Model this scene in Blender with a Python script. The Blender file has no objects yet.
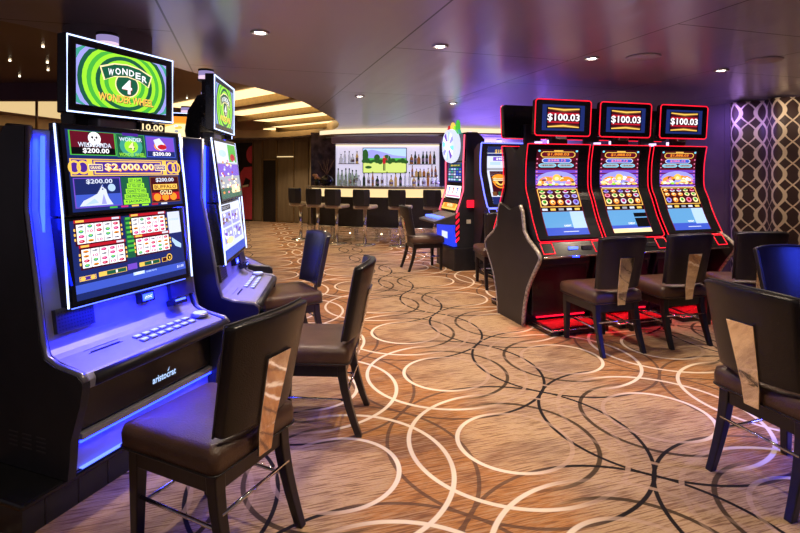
import bpy, bmesh, math, random
from mathutils import Vector, Matrix
random.seed(7)
C = bpy.context.scene.collection
PI = math.pi
AX = math.radians(17.1)                      # the room's main axis against the view axis
U = Vector((math.cos(AX), math.sin(AX)))     # along the machine bank
V = Vector((-math.sin(AX), math.cos(AX)))    # into the room

# ------------------------------------------------------------------ materials
MATS = {}
def mat(name, col, rough=.5, metal=0., emit=None, es=0., noise=0., nscale=20., bump=0., bscale=80., spec=.5, coat=0., stretch=None):
    if name in MATS: return MATS[name]
    m = bpy.data.materials.new(name); m.use_nodes = True
    nt = m.node_tree; b = nt.nodes['Principled BSDF']
    b.inputs['Base Color'].default_value = (*col, 1); b.inputs['Roughness'].default_value = rough
    b.inputs['Metallic'].default_value = metal; b.inputs['Specular IOR Level'].default_value = spec
    if coat: b.inputs['Coat Weight'].default_value = coat; b.inputs['Coat Roughness'].default_value = .08
    if emit:
        b.inputs['Emission Color'].default_value = (*emit, 1); b.inputs['Emission Strength'].default_value = es
    if noise or bump:
        tc = nt.nodes.new('ShaderNodeTexCoord'); mp = nt.nodes.new('ShaderNodeMapping')
        nt.links.new(tc.outputs['Object'], mp.inputs['Vector'])
        if stretch: mp.inputs['Scale'].default_value = stretch
    if noise:
        n = nt.nodes.new('ShaderNodeTexNoise'); n.inputs['Scale'].default_value = nscale; n.inputs['Detail'].default_value = 4
        nt.links.new(mp.outputs[0], n.inputs['Vector'])
        r = nt.nodes.new('ShaderNodeValToRGB')
        r.color_ramp.elements[0].position = .3; r.color_ramp.elements[1].position = .7
        r.color_ramp.elements[0].color = (*[c*(1-noise) for c in col], 1); r.color_ramp.elements[1].color = (*[min(1, c*(1+noise)) for c in col], 1)
        nt.links.new(n.outputs['Fac'], r.inputs['Fac']); nt.links.new(r.outputs[0], b.inputs['Base Color'])
    if bump:
        n2 = nt.nodes.new('ShaderNodeTexNoise'); n2.inputs['Scale'].default_value = bscale; n2.inputs['Detail'].default_value = 3
        nt.links.new(mp.outputs[0], n2.inputs['Vector'])
        bp = nt.nodes.new('ShaderNodeBump'); bp.inputs['Strength'].default_value = bump; bp.inputs['Distance'].default_value = .01
        nt.links.new(n2.outputs['Fac'], bp.inputs['Height']); nt.links.new(bp.outputs[0], b.inputs['Normal'])
    MATS[name] = m
    return m
def glass(name, col):
    m = mat(name, col, .12, noise=.05); b = m.node_tree.nodes['Principled BSDF']; b.inputs['Transmission Weight'].default_value = .75; b.inputs['IOR'].default_value = 1.2
    return m
def glow(name, col, s=1., base=None):
    return mat(name, base or tuple(c*.3 for c in col), .3, 0, col, s)
def srgb(r, g, b):
    f = lambda c: (c/255/12.92) if c/255 <= .04045 else ((c/255+.055)/1.055)**2.4
    return (f(r), f(g), f(b))

mat('black_gloss', (.012, .012, .014), .22, noise=.2)
mat('black_satin', (.016, .015, .018), .42, noise=.25, bump=.05)
mat('black_cab', (.022, .022, .026), .45, noise=.2, nscale=6)
mat('graphite', (.05, .048, .052), .4, noise=.15)
mat('silver_plastic', (.33, .33, .38), .48, .2, noise=.06, nscale=8)
mat('silver_trim', (.30, .30, .33), .3, .7, noise=.08)
mat('chrome', (.78, .76, .74), .1, 1., noise=.05)
mat('bracket', (.80, .76, .72), .06, 1., noise=.06, bump=.10, bscale=7)
mat('leather', (.085, .044, .026), .34, noise=.22, nscale=9, bump=.25, bscale=160)
mat('vinyl_back', (.014, .012, .0125), .29, noise=.2, nscale=8, bump=.15, bscale=200)
mat('stool_seat', (.42, .34, .25), .35, noise=.2)
mat('wood_leg', (.012, .010, .010), .32, noise=.3, stretch=(4, 4, .6))
mat('stone_trim', (.40, .35, .29), .3, .2, noise=.6, nscale=40)
mat('bank_panel', (.018, .016, .016), .42, noise=.2, nscale=5)
mat('red_glow_paint', (.35, .012, .02), .25, noise=.2)  # red light falling on the foot platforms, put into the base colour
glass('bottle_amber', (.55, .22, .05))
glass('bottle_dark', (.05, .08, .04))
glass('bottle_clear', (.85, .88, .86))
glass('bottle_green', (.45, .58, .40))
glass('bottle_gold', (.85, .58, .18))
mat('label_cream', (.75, .68, .5), .6, noise=.15)
mat('bar_top', (.30, .25, .20), .2, .3, noise=.3, nscale=12)
mat('bar_body', (.012, .009, .009), .4, noise=.3)
mat('mirror_base', (.85, .80, .72), .14, 1., noise=.4, nscale=9, bump=.35, bscale=9, stretch=(.6, .6, 5))
mat('wood_wall', (.19, .135, .075), .42, .15, noise=.18, stretch=(1, 1, .1), nscale=12)
mat('dark_recess', (.012, .008, .008), .5, noise=.2)
mat('bronze', (.36, .24, .11), .3, .8, noise=.15)
mat('gold_ceiling', (.36, .235, .125), .30, .7, noise=.12, nscale=2, bump=.02, bscale=4)
mat('gold_fascia', (.58, .42, .24), .35, .3, noise=.12, nscale=3)
mat('plum', (.12, .055, .085), .4, .2, noise=.15, nscale=3)
mat('marble', (.05, .035, .045), .12, .1, noise=.85, nscale=7)
mat('backbar', (.62, .60, .72), .5, 0, (.80, .75, .95), .85, noise=.03)
mat('shelf_glass', (.5, .55, .6), .08, noise=.1)
mat('twig', (.20, .11, .05), .7, noise=.4)
mat('leaf', (.10, .22, .06), .5, noise=.4)
mat('flower', (.75, .42, .18), .6, noise=.3)
mat('column_paint', (.40, .33, .38), .38, .25, noise=.08, nscale=3)
mat('wall_violet', (.17, .11, .17), .5, .1, noise=.12, nscale=3)
mat('fixture', (.5, .45, .45), .3, .8, noise=.1)
glow('star_glow', (1, .85, .6), 4)
glow('lamp_disc', (1, .9, .75), 14)
glow('led_white', (.50, .62, 1.), 2.6)
glow('led_blue', (.008, .02, 1.), 16)
glow('led_soft_blue', (.07, .12, 1.), 4)
glow('belly_blue', (.02, .06, 1.), .9)
glow('beacon_lilac', (.45, .36, .75), .7)
glow('beacon_pink', (1., .72, .95), .95)
glow('led_red', (1., .010, .03), 1.7)
glow('led_red_strong', (1., .006, .03), 2.2)
glow('led_pink', (1., .10, .18), 1.8)
glow('led_neon', (.12, .14, 1.), 3.2)
glow('wheel_rim', (.70, .76, 1.), 1.1)
glow('candle', (.80, .58, 1.), 2)
glow('key_white', (.62, .70, 1.), 1.1)
glow('warm_band', (1., .74, .36), 1.1)
glow('warm_cove', (1., .80, .52), 1.15)
glow('trough', (1., .70, .32), 2.)
glow('trough_dim', (1., .72, .34), .8)
glow('base_spark', (1., .85, .6), 7)
# flat inks of the lit displays
INK = dict(k=(8, 8, 12), navy=(26, 38, 96), blue=(60, 84, 190), sky=(92, 150, 200), pale=(205, 212, 232), white=(248, 246, 250), grey=(150, 152, 165),
           lav=(150, 150, 225), purple=(70, 36, 140), violet=(110, 70, 190), mag=(190, 40, 120), red=(176, 24, 40), dred=(92, 14, 32), maroon=(60, 10, 22),
           orange=(240, 140, 40), gold=(240, 190, 84), cream=(250, 226, 170), lime=(150, 220, 50), green=(70, 170, 60), dgreen=(24, 84, 60),
           teal=(60, 150, 130), brown=(110, 66, 34), pink=(240, 130, 170), lbl=(172, 200, 242), grass=(196, 212, 112), dkgrass=(40, 80, 30), skin=(220, 160, 120),
           cyan=(120, 220, 250))
for k_, c_ in INK.items():
    l_ = srgb(*c_); mat('ink_'+k_, tuple(x*.12 for x in l_), .25, 0, l_, 1.4, spec=.4)
mat('screen_glass', (.006, .006, .010), .12)
mat('poster_red', (.62, .06, .10), .5, noise=.1)

# ------------------------------------------------------------------ mesh builder
_text = {}
def text_geo(s):
    if s in _text: return _text[s]
    cu = bpy.data.curves.new('lettering', 'FONT'); cu.body = s; cu.resolution_u = 2; cu.offset = .022
    o = bpy.data.objects.new('lettering', cu); C.objects.link(o)
    bpy.context.view_layer.update()
    me = o.evaluated_get(bpy.context.evaluated_depsgraph_get()).to_mesh()
    vs = [(v.co.x, v.co.y) for v in me.vertices]; fs = [tuple(p.vertices) for p in me.polygons]
    x0 = min(v[0] for v in vs); x1 = max(v[0] for v in vs); y0 = min(v[1] for v in vs); y1 = max(v[1] for v in vs)
    vs = [((x-x0)/(x1-x0), (y-y0)/(y1-y0)) for x, y in vs]
    bpy.data.objects.remove(o); bpy.data.curves.remove(cu)
    _text[s] = (vs, fs)
    return _text[s]

class MB:
    def __init__(self): self.v = []; self.f = []; self.m = []; self.s = []; self.M = None
    def add(self, vs, fs, m, smooth=False):
        o = len(self.v)
        for p in vs:
            p = Vector(p); self.v.append(self.M @ p if self.M else p)
        for f in fs: self.f.append([i+o for i in f]); self.m.append(m); self.s.append(smooth)
        return self
    def box(self, x0, x1, y0, y1, z0, z1, m):
        return self.add([(x0,y0,z0),(x1,y0,z0),(x1,y1,z0),(x0,y1,z0),(x0,y0,z1),(x1,y0,z1),(x1,y1,z1),(x0,y1,z1)],
            [(3,2,1,0),(4,5,6,7),(0,1,5,4),(1,2,6,5),(2,3,7,6),(3,0,4,7)], m)
    def prism_x(self, prof, x0, x1, m, cap=None):            # prof (y,z)
        n = len(prof); vs = [(x0,y,z) for y,z in prof]+[(x1,y,z) for y,z in prof]
        self.add(vs, [(i,(i+1)%n,n+(i+1)%n,n+i) for i in range(n)], m)
        return self.add(vs, [tuple(range(n))[::-1], tuple(range(n,2*n))], cap or m)
    def prism_z(self, poly, z0, z1, m, cap=None):
        n = len(poly); vs = [(x,y,z0) for x,y in poly]+[(x,y,z1) for x,y in poly]
        self.add(vs, [(i,(i+1)%n,n+(i+1)%n,n+i) for i in range(n)], m)
        return self.add(vs, [tuple(range(n))[::-1], tuple(range(n,2*n))], cap or m)
    def prism_y(self, poly, y0, y1, m, cap=None):            # poly (x,z)
        n = len(poly); vs = [(x,y0,z) for x,z in poly]+[(x,y1,z) for x,z in poly]
        self.add(vs, [(i,(i+1)%n,n+(i+1)%n,n+i) for i in range(n)], m)
        return self.add(vs, [tuple(range(n)), tuple(range(n,2*n))[::-1]], cap or m)
    def tube(self, path, r, m, seg=8, closed=False, smooth=True):
        path = [Vector(p) for p in path]; n = len(path); rings = []; up = None
        for i, p in enumerate(path):
            a = path[(i-1)%n] if (closed or i) else p; b = path[(i+1)%n] if (closed or i < n-1) else p
            t = (b-a).normalized()
            if up is None: up = Vector((0,0,1)) if abs(t.z) < .9 else Vector((1,0,0))
            w = up - t*up.dot(t)
            if w.length < 1e-4: w = Vector((1,0,0)) - t*t.x
            w.normalize(); up = w; q = t.cross(w); rr = r[i] if isinstance(r, (list, tuple)) else r
            rings.append([p + (w*math.cos(k*2*PI/seg)+q*math.sin(k*2*PI/seg))*rr for k in range(seg)])
        vs = [p for rg in rings for p in rg]; fs = []
        for i in range(n if closed else n-1):
            j = (i+1) % n
            for k in range(seg): fs.append((i*seg+k, i*seg+(k+1)%seg, j*seg+(k+1)%seg, j*seg+k))
        if not closed: fs += [tuple(range(seg))[::-1], tuple(range((n-1)*seg, n*seg))]
        return self.add(vs, fs, m, smooth)
    def lathe(self, prof, m, cx=0, cy=0, seg=12, smooth=True):
        n = len(prof); vs = [(cx+r*math.cos(k*2*PI/seg), cy+r*math.sin(k*2*PI/seg), z) for r, z in prof for k in range(seg)]; fs = []
        for i in range(n-1):
            for k in range(seg): fs.append((i*seg+k, i*seg+(k+1)%seg, (i+1)*seg+(k+1)%seg, (i+1)*seg+k))
        fs += [tuple(range(seg))[::-1], tuple(range((n-1)*seg, n*seg))]
        return self.add(vs, fs, m, smooth)
    def loft(self, rings, m, smooth=True, caps=True):
        seg = len(rings[0]); vs = [p for r in rings for p in r]; fs = []
        for i in range(len(rings)-1):
            for k in range(seg): fs.append((i*seg+k, i*seg+(k+1)%seg, (i+1)*seg+(k+1)%seg, (i+1)*seg+k))
        if caps: fs += [tuple(range(seg))[::-1], tuple(range((len(rings)-1)*seg, len(rings)*seg))]
        return self.add(vs, fs, m, smooth)
    def build(self, name, parent=None, bevel=0., seg=2, sub=0, angle=40, weld=True, recalc=True):
        me = bpy.data.meshes.new(name)
        me.from_pydata([tuple(v) for v in self.v], [], self.f)
        names = list(dict.fromkeys(self.m))
        for n in names: me.materials.append(MATS[n])
        for p, m, s in zip(me.polygons, self.m, self.s): p.material_index = names.index(m); p.use_smooth = s
        if recalc:
            bm = bmesh.new(); bm.from_mesh(me)
            if weld: bmesh.ops.remove_doubles(bm, verts=bm.verts, dist=1e-5)
            bmesh.ops.recalc_face_normals(bm, faces=bm.faces); bm.to_mesh(me); bm.free()
        o = bpy.data.objects.new(name, me); C.objects.link(o)
        if parent: o.parent = parent
        if bevel:
            b = o.modifiers.new('bevel', 'BEVEL'); b.width = bevel; b.segments = seg; b.limit_method = 'ANGLE'; b.angle_limit = math.radians(angle)
        if sub:
            s = o.modifiers.new('sub', 'SUBSURF'); s.levels = sub; s.render_levels = sub
        return o

class Screen:
    """flat printing on a lit panel: fn(a,b) gives the place on the surface, a and b in 0..1; each layer lies a hair in front of the last"""
    def __init__(self, fn, out, gap=.0007, nb=1): self.fn = fn; self.out = Vector(out); self.mb = MB(); self.L = 0; self.gap = gap; self.nb = nb
    def P(self, a, b, lay): return Vector(self.fn(a, b)) + self.out*self.gap*lay
    def rect(self, a0, a1, b0, b1, ink, lay=1, mat_=None):
        n = max(1, round(self.nb*abs(b1-b0)+.49)) if self.nb > 1 else 1
        vs = []; fs = []
        for i in range(n+1):
            b = b0+(b1-b0)*i/n; vs += [self.P(a0,b,lay), self.P(a1,b,lay)]
            if i: fs.append((2*i-2, 2*i-1, 2*i+1, 2*i))
        self.mb.add(vs, fs, mat_ or 'ink_'+ink); return self
    def poly(self, pts, ink, lay=1): self.mb.add([self.P(a,b,lay) for a,b in pts], [tuple(range(len(pts)))], 'ink_'+ink); return self
    def disc(self, a, b, ra, rb, ink, lay=1, n=18, a0=0, a1=2*PI):
        self.mb.add([self.P(a,b,lay)]+[self.P(a+ra*math.cos(a0+(a1-a0)*k/n), b+rb*math.sin(a0+(a1-a0)*k/n), lay) for k in range(n+1)], [(0,k+1,k+2) for k in range(n)], 'ink_'+ink); return self
    def ring(self, a, b, ra, rb, w, ink, lay=1, n=28, clip=None):
        vs = []; 
        for k in range(n+1):
            c, s = math.cos(2*PI*k/n), math.sin(2*PI*k/n)
            for q in (1, 1-w):
                x, y = a+ra*q*c, b+rb*q*s
                if clip: x = min(max(x, clip[0]), clip[1]); y = min(max(y, clip[2]), clip[3])
                vs.append(self.P(x, y, lay))
        self.mb.add(vs, [(2*k,2*k+1,2*k+3,2*k+2) for k in range(n)], 'ink_'+ink); return self
    def text(self, s, a0, a1, b0, b1, ink, lay=3, shadow=None):
        vs, fs = text_geo(s)
        if shadow: self.mb.add([self.P(a0+(a1-a0)*x+.006, b0+(b1-b0)*y-.01, lay-.5) for x,y in vs], fs, 'ink_'+shadow)
        self.mb.add([self.P(a0+(a1-a0)*x, b0+(b1-b0)*y, lay) for x,y in vs], fs, 'ink_'+ink); return self
    def frame(self, a0, a1, b0, b1, w, h, ink, lay=2):
        for r in ((a0,a1,b0,b0+h),(a0,a1,b1-h,b1),(a0,a0+w,b0,b1),(a1-w,a1,b0,b1)): self.rect(*r, ink, lay)
        return self
    def build(self, name, parent): return self.mb.build(name, parent, recalc=False)

def thing(name, label, cat, loc=(0,0,0), rotz=0., group=None):
    o = bpy.data.objects.new(name, None); C.objects.link(o); o.empty_display_size = .1
    o.location = loc; o.rotation_euler = (0,0,rotz); o['label'] = label; o['category'] = cat
    if group: o['group'] = group
    return o
def tag(o, label, cat, group=None, kind=None):
    o['label'] = label; o['category'] = cat
    if group: o['group'] = group
    if kind: o['kind'] = kind
    return o
def struct(o): o['kind'] = 'structure'; return o
def dup(root, loc, rotz, label, group=None):
    r = root.copy(); C.objects.link(r); r.location = loc; r.rotation_euler = (0,0,rotz); r['label'] = label
    if group: r['group'] = group
    def rec(src, dst):
        for ch in list(src.children):
            c = ch.copy(); C.objects.link(c); c.parent = dst; rec(ch, c)
    rec(root, r)
    return r

# ------------------------------------------------------------------ carpet
def carpet_material():
    m = bpy.data.materials.new('carpet'); m.use_nodes = True; nt = m.node_tree; N = nt.nodes; Lk = nt.links
    b = N['Principled BSDF']; b.inputs['Roughness'].default_value = .85; b.inputs['Specular IOR Level'].default_value = .15
    def val(x, sock):
        if isinstance(x, (int, float)): sock.default_value = x
        else: Lk.new(x, sock)
    def ma(op, a, c=0., d=None, clamp=False):
        n = N.new('ShaderNodeMath'); n.operation = op; n.use_clamp = clamp; val(a, n.inputs[0]); val(c, n.inputs[1])
        if d is not None: val(d, n.inputs[2])
        return n.outputs[0]
    def mix(f, a, c):
        n = N.new('ShaderNodeMix'); n.data_type = 'RGBA'; val(f, n.inputs[0])
        for x, s in ((a, n.inputs[6]), (c, n.inputs[7])):
            if isinstance(x, tuple): s.default_value = (*x, 1)
            else: Lk.new(x, s)
        return n.outputs[2]
    def ss(e0, e1, x):
        n = N.new('ShaderNodeMapRange'); n.interpolation_type = 'SMOOTHSTEP'; val(x, n.inputs[0]); n.inputs[1].default_value = e0; n.inputs[2].default_value = e1
        return n.outputs[0]
    tc = N.new('ShaderNodeTexCoord'); mp = N.new('ShaderNodeMapping'); mp.vector_type = 'TEXTURE'
    S = .988
    mp.inputs['Location'].default_value = (.63, 2.83, 0); mp.inputs['Rotation'].default_value = (0,0,AX); mp.inputs['Scale'].default_value = (S,S,S)
    Lk.new(tc.outputs['Object'], mp.inputs['Vector'])
    sp = N.new('ShaderNodeSeparateXYZ'); Lk.new(mp.outputs[0], sp.inputs[0]); u, v = sp.outputs[0], sp.outputs[1]
    fu = ma('FRACT', u); fv = ma('FRACT', v)
    dark = ss(-.55, .55, ma('SINE', ma('MULTIPLY', u, PI)))       # 1 on the dark chains, 0 on the cream chains
    masks = {'c1': 0., 'c2': 0., 'd': 0., 'o': 0., 'in': 0.}
    for cx, cy in ((0,0),(1,0),(0,1),(1,1)):
        du = ma('SUBTRACT', fu, cx); dv = ma('SUBTRACT', fv, cy)
        r = ma('SQRT', ma('ADD', ma('MULTIPLY', du, du), ma('MULTIPLY', dv, dv)))
        for key, rad, w in (('c1', .314, .0125), ('o', .452, .0125), ('c2', .588, .0125), ('d', .709, .0105)):
            q = ma('SUBTRACT', 1., ss(w*.75, w*1.2, ma('ABSOLUTE', ma('SUBTRACT', r, rad))))
            masks[key] = ma('MAXIMUM', masks[key], q)
        masks['in'] = ma('MAXIMUM', masks['in'], ma('SUBTRACT', 1., ss(.27, .33, r)))
    def noise(scale, vec_scale, detail=3):
        mm = N.new('ShaderNodeMapping'); mm.inputs['Scale'].default_value = vec_scale; Lk.new(mp.outputs[0], mm.inputs['Vector'])
        n = N.new('ShaderNodeTexNoise'); n.inputs['Scale'].default_value = scale; n.inputs['Detail'].default_value = detail
        Lk.new(mm.outputs[0], n.inputs['Vector']); return n.outputs['Fac']
    streak = noise(9., (.75, 12., 1.), 6); fine = noise(70., (.7, 8., 1.), 2); big = noise(1.7, (1., 2.2, 1.), 4)
    base = mix(dark, (.43, .175, .05), (.42, .275, .165))
    base = mix(ma('MULTIPLY', masks['in'], .7), base, (.50, .335, .19))
    base = mix(ma('MULTIPLY', ss(.47, .62, big), .75), base, mix(dark, (.20, .085, .045), (.25, .155, .11)))
    base = mix(ma('MULTIPLY', ss(.46, .64, streak), .55), base, (.46, .325, .20))
    base = mix(ma('MULTIPLY', ss(.52, .36, streak), .75), base, (.15, .070, .038))
    base = mix(ma('MULTIPLY', ss(.48, .68, fine), .4), base, (.15, .08, .05))
    # rings, woven in four yarns
    cut = ma('SUBTRACT', 1., ma('MULTIPLY', masks['c2'], .7))
    rgh = ss(.30, .45, streak)
    col = mix(ma('MULTIPLY', masks['o'], ma('ADD', .10, ma('MULTIPLY', dark, .85))), base, (.045, .027, .014))
    dcol = mix(dark, (.075, .040, .030), (.010, .007, .008))
    col = mix(ma('MULTIPLY', ma('MULTIPLY', masks['d'], cut), ma('ADD', .75, ma('MULTIPLY', dark, .25))), col, dcol)
    pale = mix(dark, (.78, .66, .52), (.46, .31, .235))
    col = mix(ma('MULTIPLY', masks['c2'], ma('SUBTRACT', .95, ma('MULTIPLY', dark, .68))), col, pale)
    col = mix(ma('MULTIPLY', masks['c1'], ma('SUBTRACT', .95, ma('MULTIPLY', dark, .45))), col, pale)
    Lk.new(col, b.inputs['Base Color'])
    bn = N.new('ShaderNodeTexNoise'); bn.inputs['Scale'].default_value = 350; Lk.new(tc.outputs['Object'], bn.inputs['Vector'])
    bp = N.new('ShaderNodeBump'); bp.inputs['Strength'].default_value = .4; bp.inputs['Distance'].default_value = .004
    Lk.new(bn.outputs['Fac'], bp.inputs['Height']); Lk.new(bp.outputs[0], b.inputs['Normal'])
    MATS['carpet'] = m

def ceiling_material():
    m = bpy.data.materials.new('ceiling_metal'); m.use_nodes = True; nt = m.node_tree; N = nt.nodes; Lk = nt.links
    b = N['Principled BSDF']; b.inputs['Metallic'].default_value = .6; b.inputs['Roughness'].default_value = .28
    tc = N.new('ShaderNodeTexCoord'); mp = N.new('ShaderNodeMapping'); mp.vector_type = 'TEXTURE'
    mp.inputs['Rotation'].default_value = (0,0,AX); mp.inputs['Location'].default_value = (-1.48, 3.31, 0); Lk.new(tc.outputs['Object'], mp.inputs['Vector'])
    br = N.new('ShaderNodeTexBrick'); br.offset = .5; br.inputs['Scale'].default_value = 1
    br.inputs['Color1'].default_value = (.46, .415, .50, 1); br.inputs['Color2'].default_value = (.43, .39, .47, 1); br.inputs['Mortar'].default_value = (.05, .04, .05, 1)
    br.inputs['Mortar Size'].default_value = .007; br.inputs['Mortar Smooth'].default_value = .2; br.inputs['Brick Width'].default_value = 2.2; br.inputs['Row Height'].default_value = 1.5
    mp2 = N.new('ShaderNodeMapping'); mp2.inputs['Rotation'].default_value = (0,0,PI/2); Lk.new(mp.outputs[0], mp2.inputs['Vector'])
    Lk.new(mp2.outputs[0], br.inputs['Vector']); Lk.new(br.outputs['Color'], b.inputs['Base Color'])
    mp3 = N.new('ShaderNodeMapping'); mp3.inputs['Scale'].default_value = (1.,.12,1.); Lk.new(mp.outputs[0], mp3.inputs['Vector'])
    n = N.new('ShaderNodeTexNoise'); n.inputs['Scale'].default_value = 3.2; n.inputs['Detail'].default_value = 2; Lk.new(mp3.outputs[0], n.inputs['Vector'])
    bp = N.new('ShaderNodeBump'); bp.inputs['Strength'].default_value = .22; bp.inputs['Distance'].default_value = .05
    Lk.new(n.outputs['Fac'], bp.inputs['Height']); Lk.new(bp.outputs[0], b.inputs['Normal'])
    MATS['ceiling_metal'] = m

def curtain_material():
    m = bpy.data.materials.new('curtain_cloth'); m.use_nodes = True; nt = m.node_tree; N = nt.nodes; Lk = nt.links
    b = N['Principled BSDF']; b.inputs['Roughness'].default_value = .55
    uv = N.new('ShaderNodeUVMap'); sp = N.new('ShaderNodeSeparateXYZ'); Lk.new(uv.outputs[0], sp.inputs[0])
    def ma(op, a, c=0.):
        n = N.new('ShaderNodeMath'); n.operation = op
        for x, s in ((a, n.inputs[0]), (c, n.inputs[1])):
            if isinstance(x, (int, float)): s.default_value = x
            else: Lk.new(x, s)
        return n.outputs[0]
    out = 0.
    # interlaced wavy ribbons: columns of mirrored sine strands
    for off, sg, w in ((0., 1, .07), (0., -1, .07), (.5, 1, .035), (.5, -1, .035)):
        x = ma('ADD', ma('DIVIDE', sp.outputs[0], .30), off)
        s = ma('MULTIPLY', ma('SINE', ma('MULTIPLY', sp.outputs[1], 2*PI/.52)), .27*sg)
        d = ma('ABSOLUTE', ma('SUBTRACT', ma('FRACT', ma('ADD', x, s)), .5))
        n = N.new('ShaderNodeMapRange'); n.interpolation_type = 'SMOOTHSTEP'; Lk.new(d, n.inputs[0])
        n.inputs[1].default_value = w*1.15; n.inputs[2].default_value = w*.85
        out = ma('MAXIMUM', out, n.outputs[0])
    mx = N.new('ShaderNodeMix'); mx.data_type = 'RGBA'; Lk.new(out, mx.inputs[0])
    mx.inputs[6].default_value = (.045, .021, .019, 1); mx.inputs[7].default_value = (.66, .53, .38, 1); Lk.new(mx.outputs[2], b.inputs['Base Color'])
    MATS['curtain_cloth'] = m
carpet_material(); ceiling_material(); curtain_material()

# ------------------------------------------------------------------ room shell
CZ = 2.4
struct(MB().box(-11, 9, -3, 17, -.05, 0, 'carpet').build('floor'))
edge = [(-1.15,9.3),(-1.2,8.2),(-1.24,7.4),(-1.31,6.56),(-1.55,5.65),(-1.87,4.83),(-2.06,4.1),(-2.2,3.5),(-2.42,3.06),(-2.95,2.5),(-4.2,2.1),(-6.0,2.1),(-7.6,3.2),(-8.2,8),(-7.6,12.4),(-6,14.1),(-4,14.2),(-3,13.8),(-2.2,12.9),(-1.6,11.7),(-1.27,10.5)]
def catmull(pts, n=4):
    out = []
    m = len(pts)
    for i in range(m):
        p0, p1, p2, p3 = [Vector(pts[(i+k)%m]) for k in (-1,0,1,2)]
        for j in range(n):
            t = j/n; out.append(.5*((2*p1)+(-p0+p2)*t+(2*p0-5*p1+4*p2-p3)*t*t+(-p0+3*p1-3*p2+p3)*t**3))
    return [(p.x, p.y) for p in out]
hole = catmull(edge)
def ceiling_with_hole():
    bm = bmesh.new(); es = []
    for loop in ([(-11,-3),(9,-3),(9,17),(-11,17)], hole):
        vs = [bm.verts.new((x,y,CZ)) for x,y in loop]
        es += [bm.edges.new((vs[i], vs[(i+1)%len(vs)])) for i in range(len(vs))]
    bmesh.ops.triangle_fill(bm, edges=es, use_beauty=True)
    me = bpy.data.meshes.new('ceiling'); bmesh.ops.recalc_face_normals(bm, faces=bm.faces)
    for f in bm.faces:
        if f.normal.z > 0: f.normal_flip()
    bm.to_mesh(me); bm.free(); me.materials.append(MATS['ceiling_metal'])
    o = bpy.data.objects.new('ceiling', me); C.objects.link(o); return struct(o)
ceiling_with_hole()
mb = MB(); n = len(hole)
mb.add([(x,y,CZ) for x,y in hole]+[(x,y,2.62) for x,y in hole], [(i,(i+1)%n,n+(i+1)%n,n+i) for i in range(n)], 'gold_fascia', True)
mb.add([(x,y,2.62) for x,y in hole], [tuple(range(n))], 'gold_ceiling')
struct(mb.build('ceiling_recess', recalc=False))

def wall(name, pts, z0, z1, m, th=.06):
    a = MB(); 
    for (x0,y0),(x1,y1) in zip(pts, pts[1:]):
        d = Vector((x1-x0,y1-y0)).normalized(); nx, ny = -d.y*th, d.x*th
        a.prism_z([(x0,y0),(x1,y1),(x1+nx,y1+ny),(x0+nx,y0+ny)], z0, z1, m)
    return struct(a.build(name, recalc=True))
wall('wall_right', [(7.2,1.2),(4.46,6.95),(2.9,10.6)][::-1], 0, CZ, 'wall_violet', -.06)
wall('wall_back', [(.95,12.55),(4.2,12.55)], 0, CZ, 'wall_violet')
wall('wall_left', [(-9.4,3),(-9.4,14.5),(-5.7,15.6)], 0, CZ, 'wood_wall')
A = Vector((-2.55,14.3)); B = Vector((-5.6,15.5)); wd = (B-A).normalized(); wl = (B-A).length; wn = Vector((wd.y,-wd.x))
if wn.y > 0: wn = -wn
rotw = math.atan2(-wd.y, -wd.x)
wall('wall_alcove', [(-2.12,12.4),(-2.55,14.3),(-5.7,15.6)], 0, CZ, 'wood_wall', -.08)
# panelling on the far wall, in wall coordinates: t along from A (right to left in view)
WM = Matrix(((-wd.x, -wn.x, 0, A.x), (-wd.y, -wn.y, 0, A.y), (0,0,1,0), (0,0,0,1)))   # local x = to the right seen from the room, y = into the wall
def wt(k): return -k*wl
m_ = MB(); m_.M = WM
for t0, t1, z0, z1 in ((.0,.1456,.02,2.3),(.150,.318,.02,1.86),(.150,.318,1.90,2.3),(.48,.57,.02,2.3)):
    m_.box(wt(t1)+.01, wt(t0)-.01, -.03, -.001, z0, z1, 'wood_wall')
struct(m_.build('trim_1', bevel=.006))
m_ = MB(); m_.M = WM
for t in (.148,.322,.475,.575,.77): m_.box(wt(t)-.012, wt(t)+.012, -.036, -.001, 0, 2.34, 'bronze')
m_.box(wt(.318), wt(.150), -.04, -.001, 1.87, 1.89, 'warm_band'); m_.box(wt(.318), wt(.150), -.036, -.001, .02, .04, 'bronze')
struct(m_.build('trim_2'))
m_ = MB(); m_.M = WM
m_.box(wt(.47), wt(.325), -.02, -.001, 0, 1.78, 'dark_recess')  # flat near-black slab: the shade inside the door opening, painted
for a, b_, c, d in ((.4745,.465,0,1.82),(.33,.322,0,1.82),(.4745,.322,1.78,1.82)): m_.box(wt(a), wt(b_), -.045, -.001, c, d, 'bronze')
struct(m_.build('door_1'))
m_ = MB(); m_.M = WM; m_.box(wt(.318)-.0, wt(.0), -.045, -.002, 0, .0, 'wood_wall') if 0 else None
t = thing('wall_poster', 'dark tall wall panel with a round-headed red figure beside the dark doorway', 'poster')
m_ = MB(); m_.M = WM; m_.box(wt(.765), wt(.578), -.03, -.002, .0, 2.3, 'dark_recess'); m_.build('panel', t)
m_ = MB(); m_.M = WM
q = [(wt(.585), .02)]
for k in range(13):
    a = PI/2*k/12; q.append((wt(.585)-.52*math.sin(a)*1.0, 1.62-0.0-1.6*(1-math.cos(a))**1.15 if k < 12 else .02))
q = [(wt(.585), .05), (wt(.585), 1.60), (wt(.585)-.28, 1.58), (wt(.585)-.42, 1.42), (wt(.585)-.52, 1.1), (wt(.585)-.54, .75), (wt(.585)-.50, .4), (wt(.585)-.40, .05)]
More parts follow.
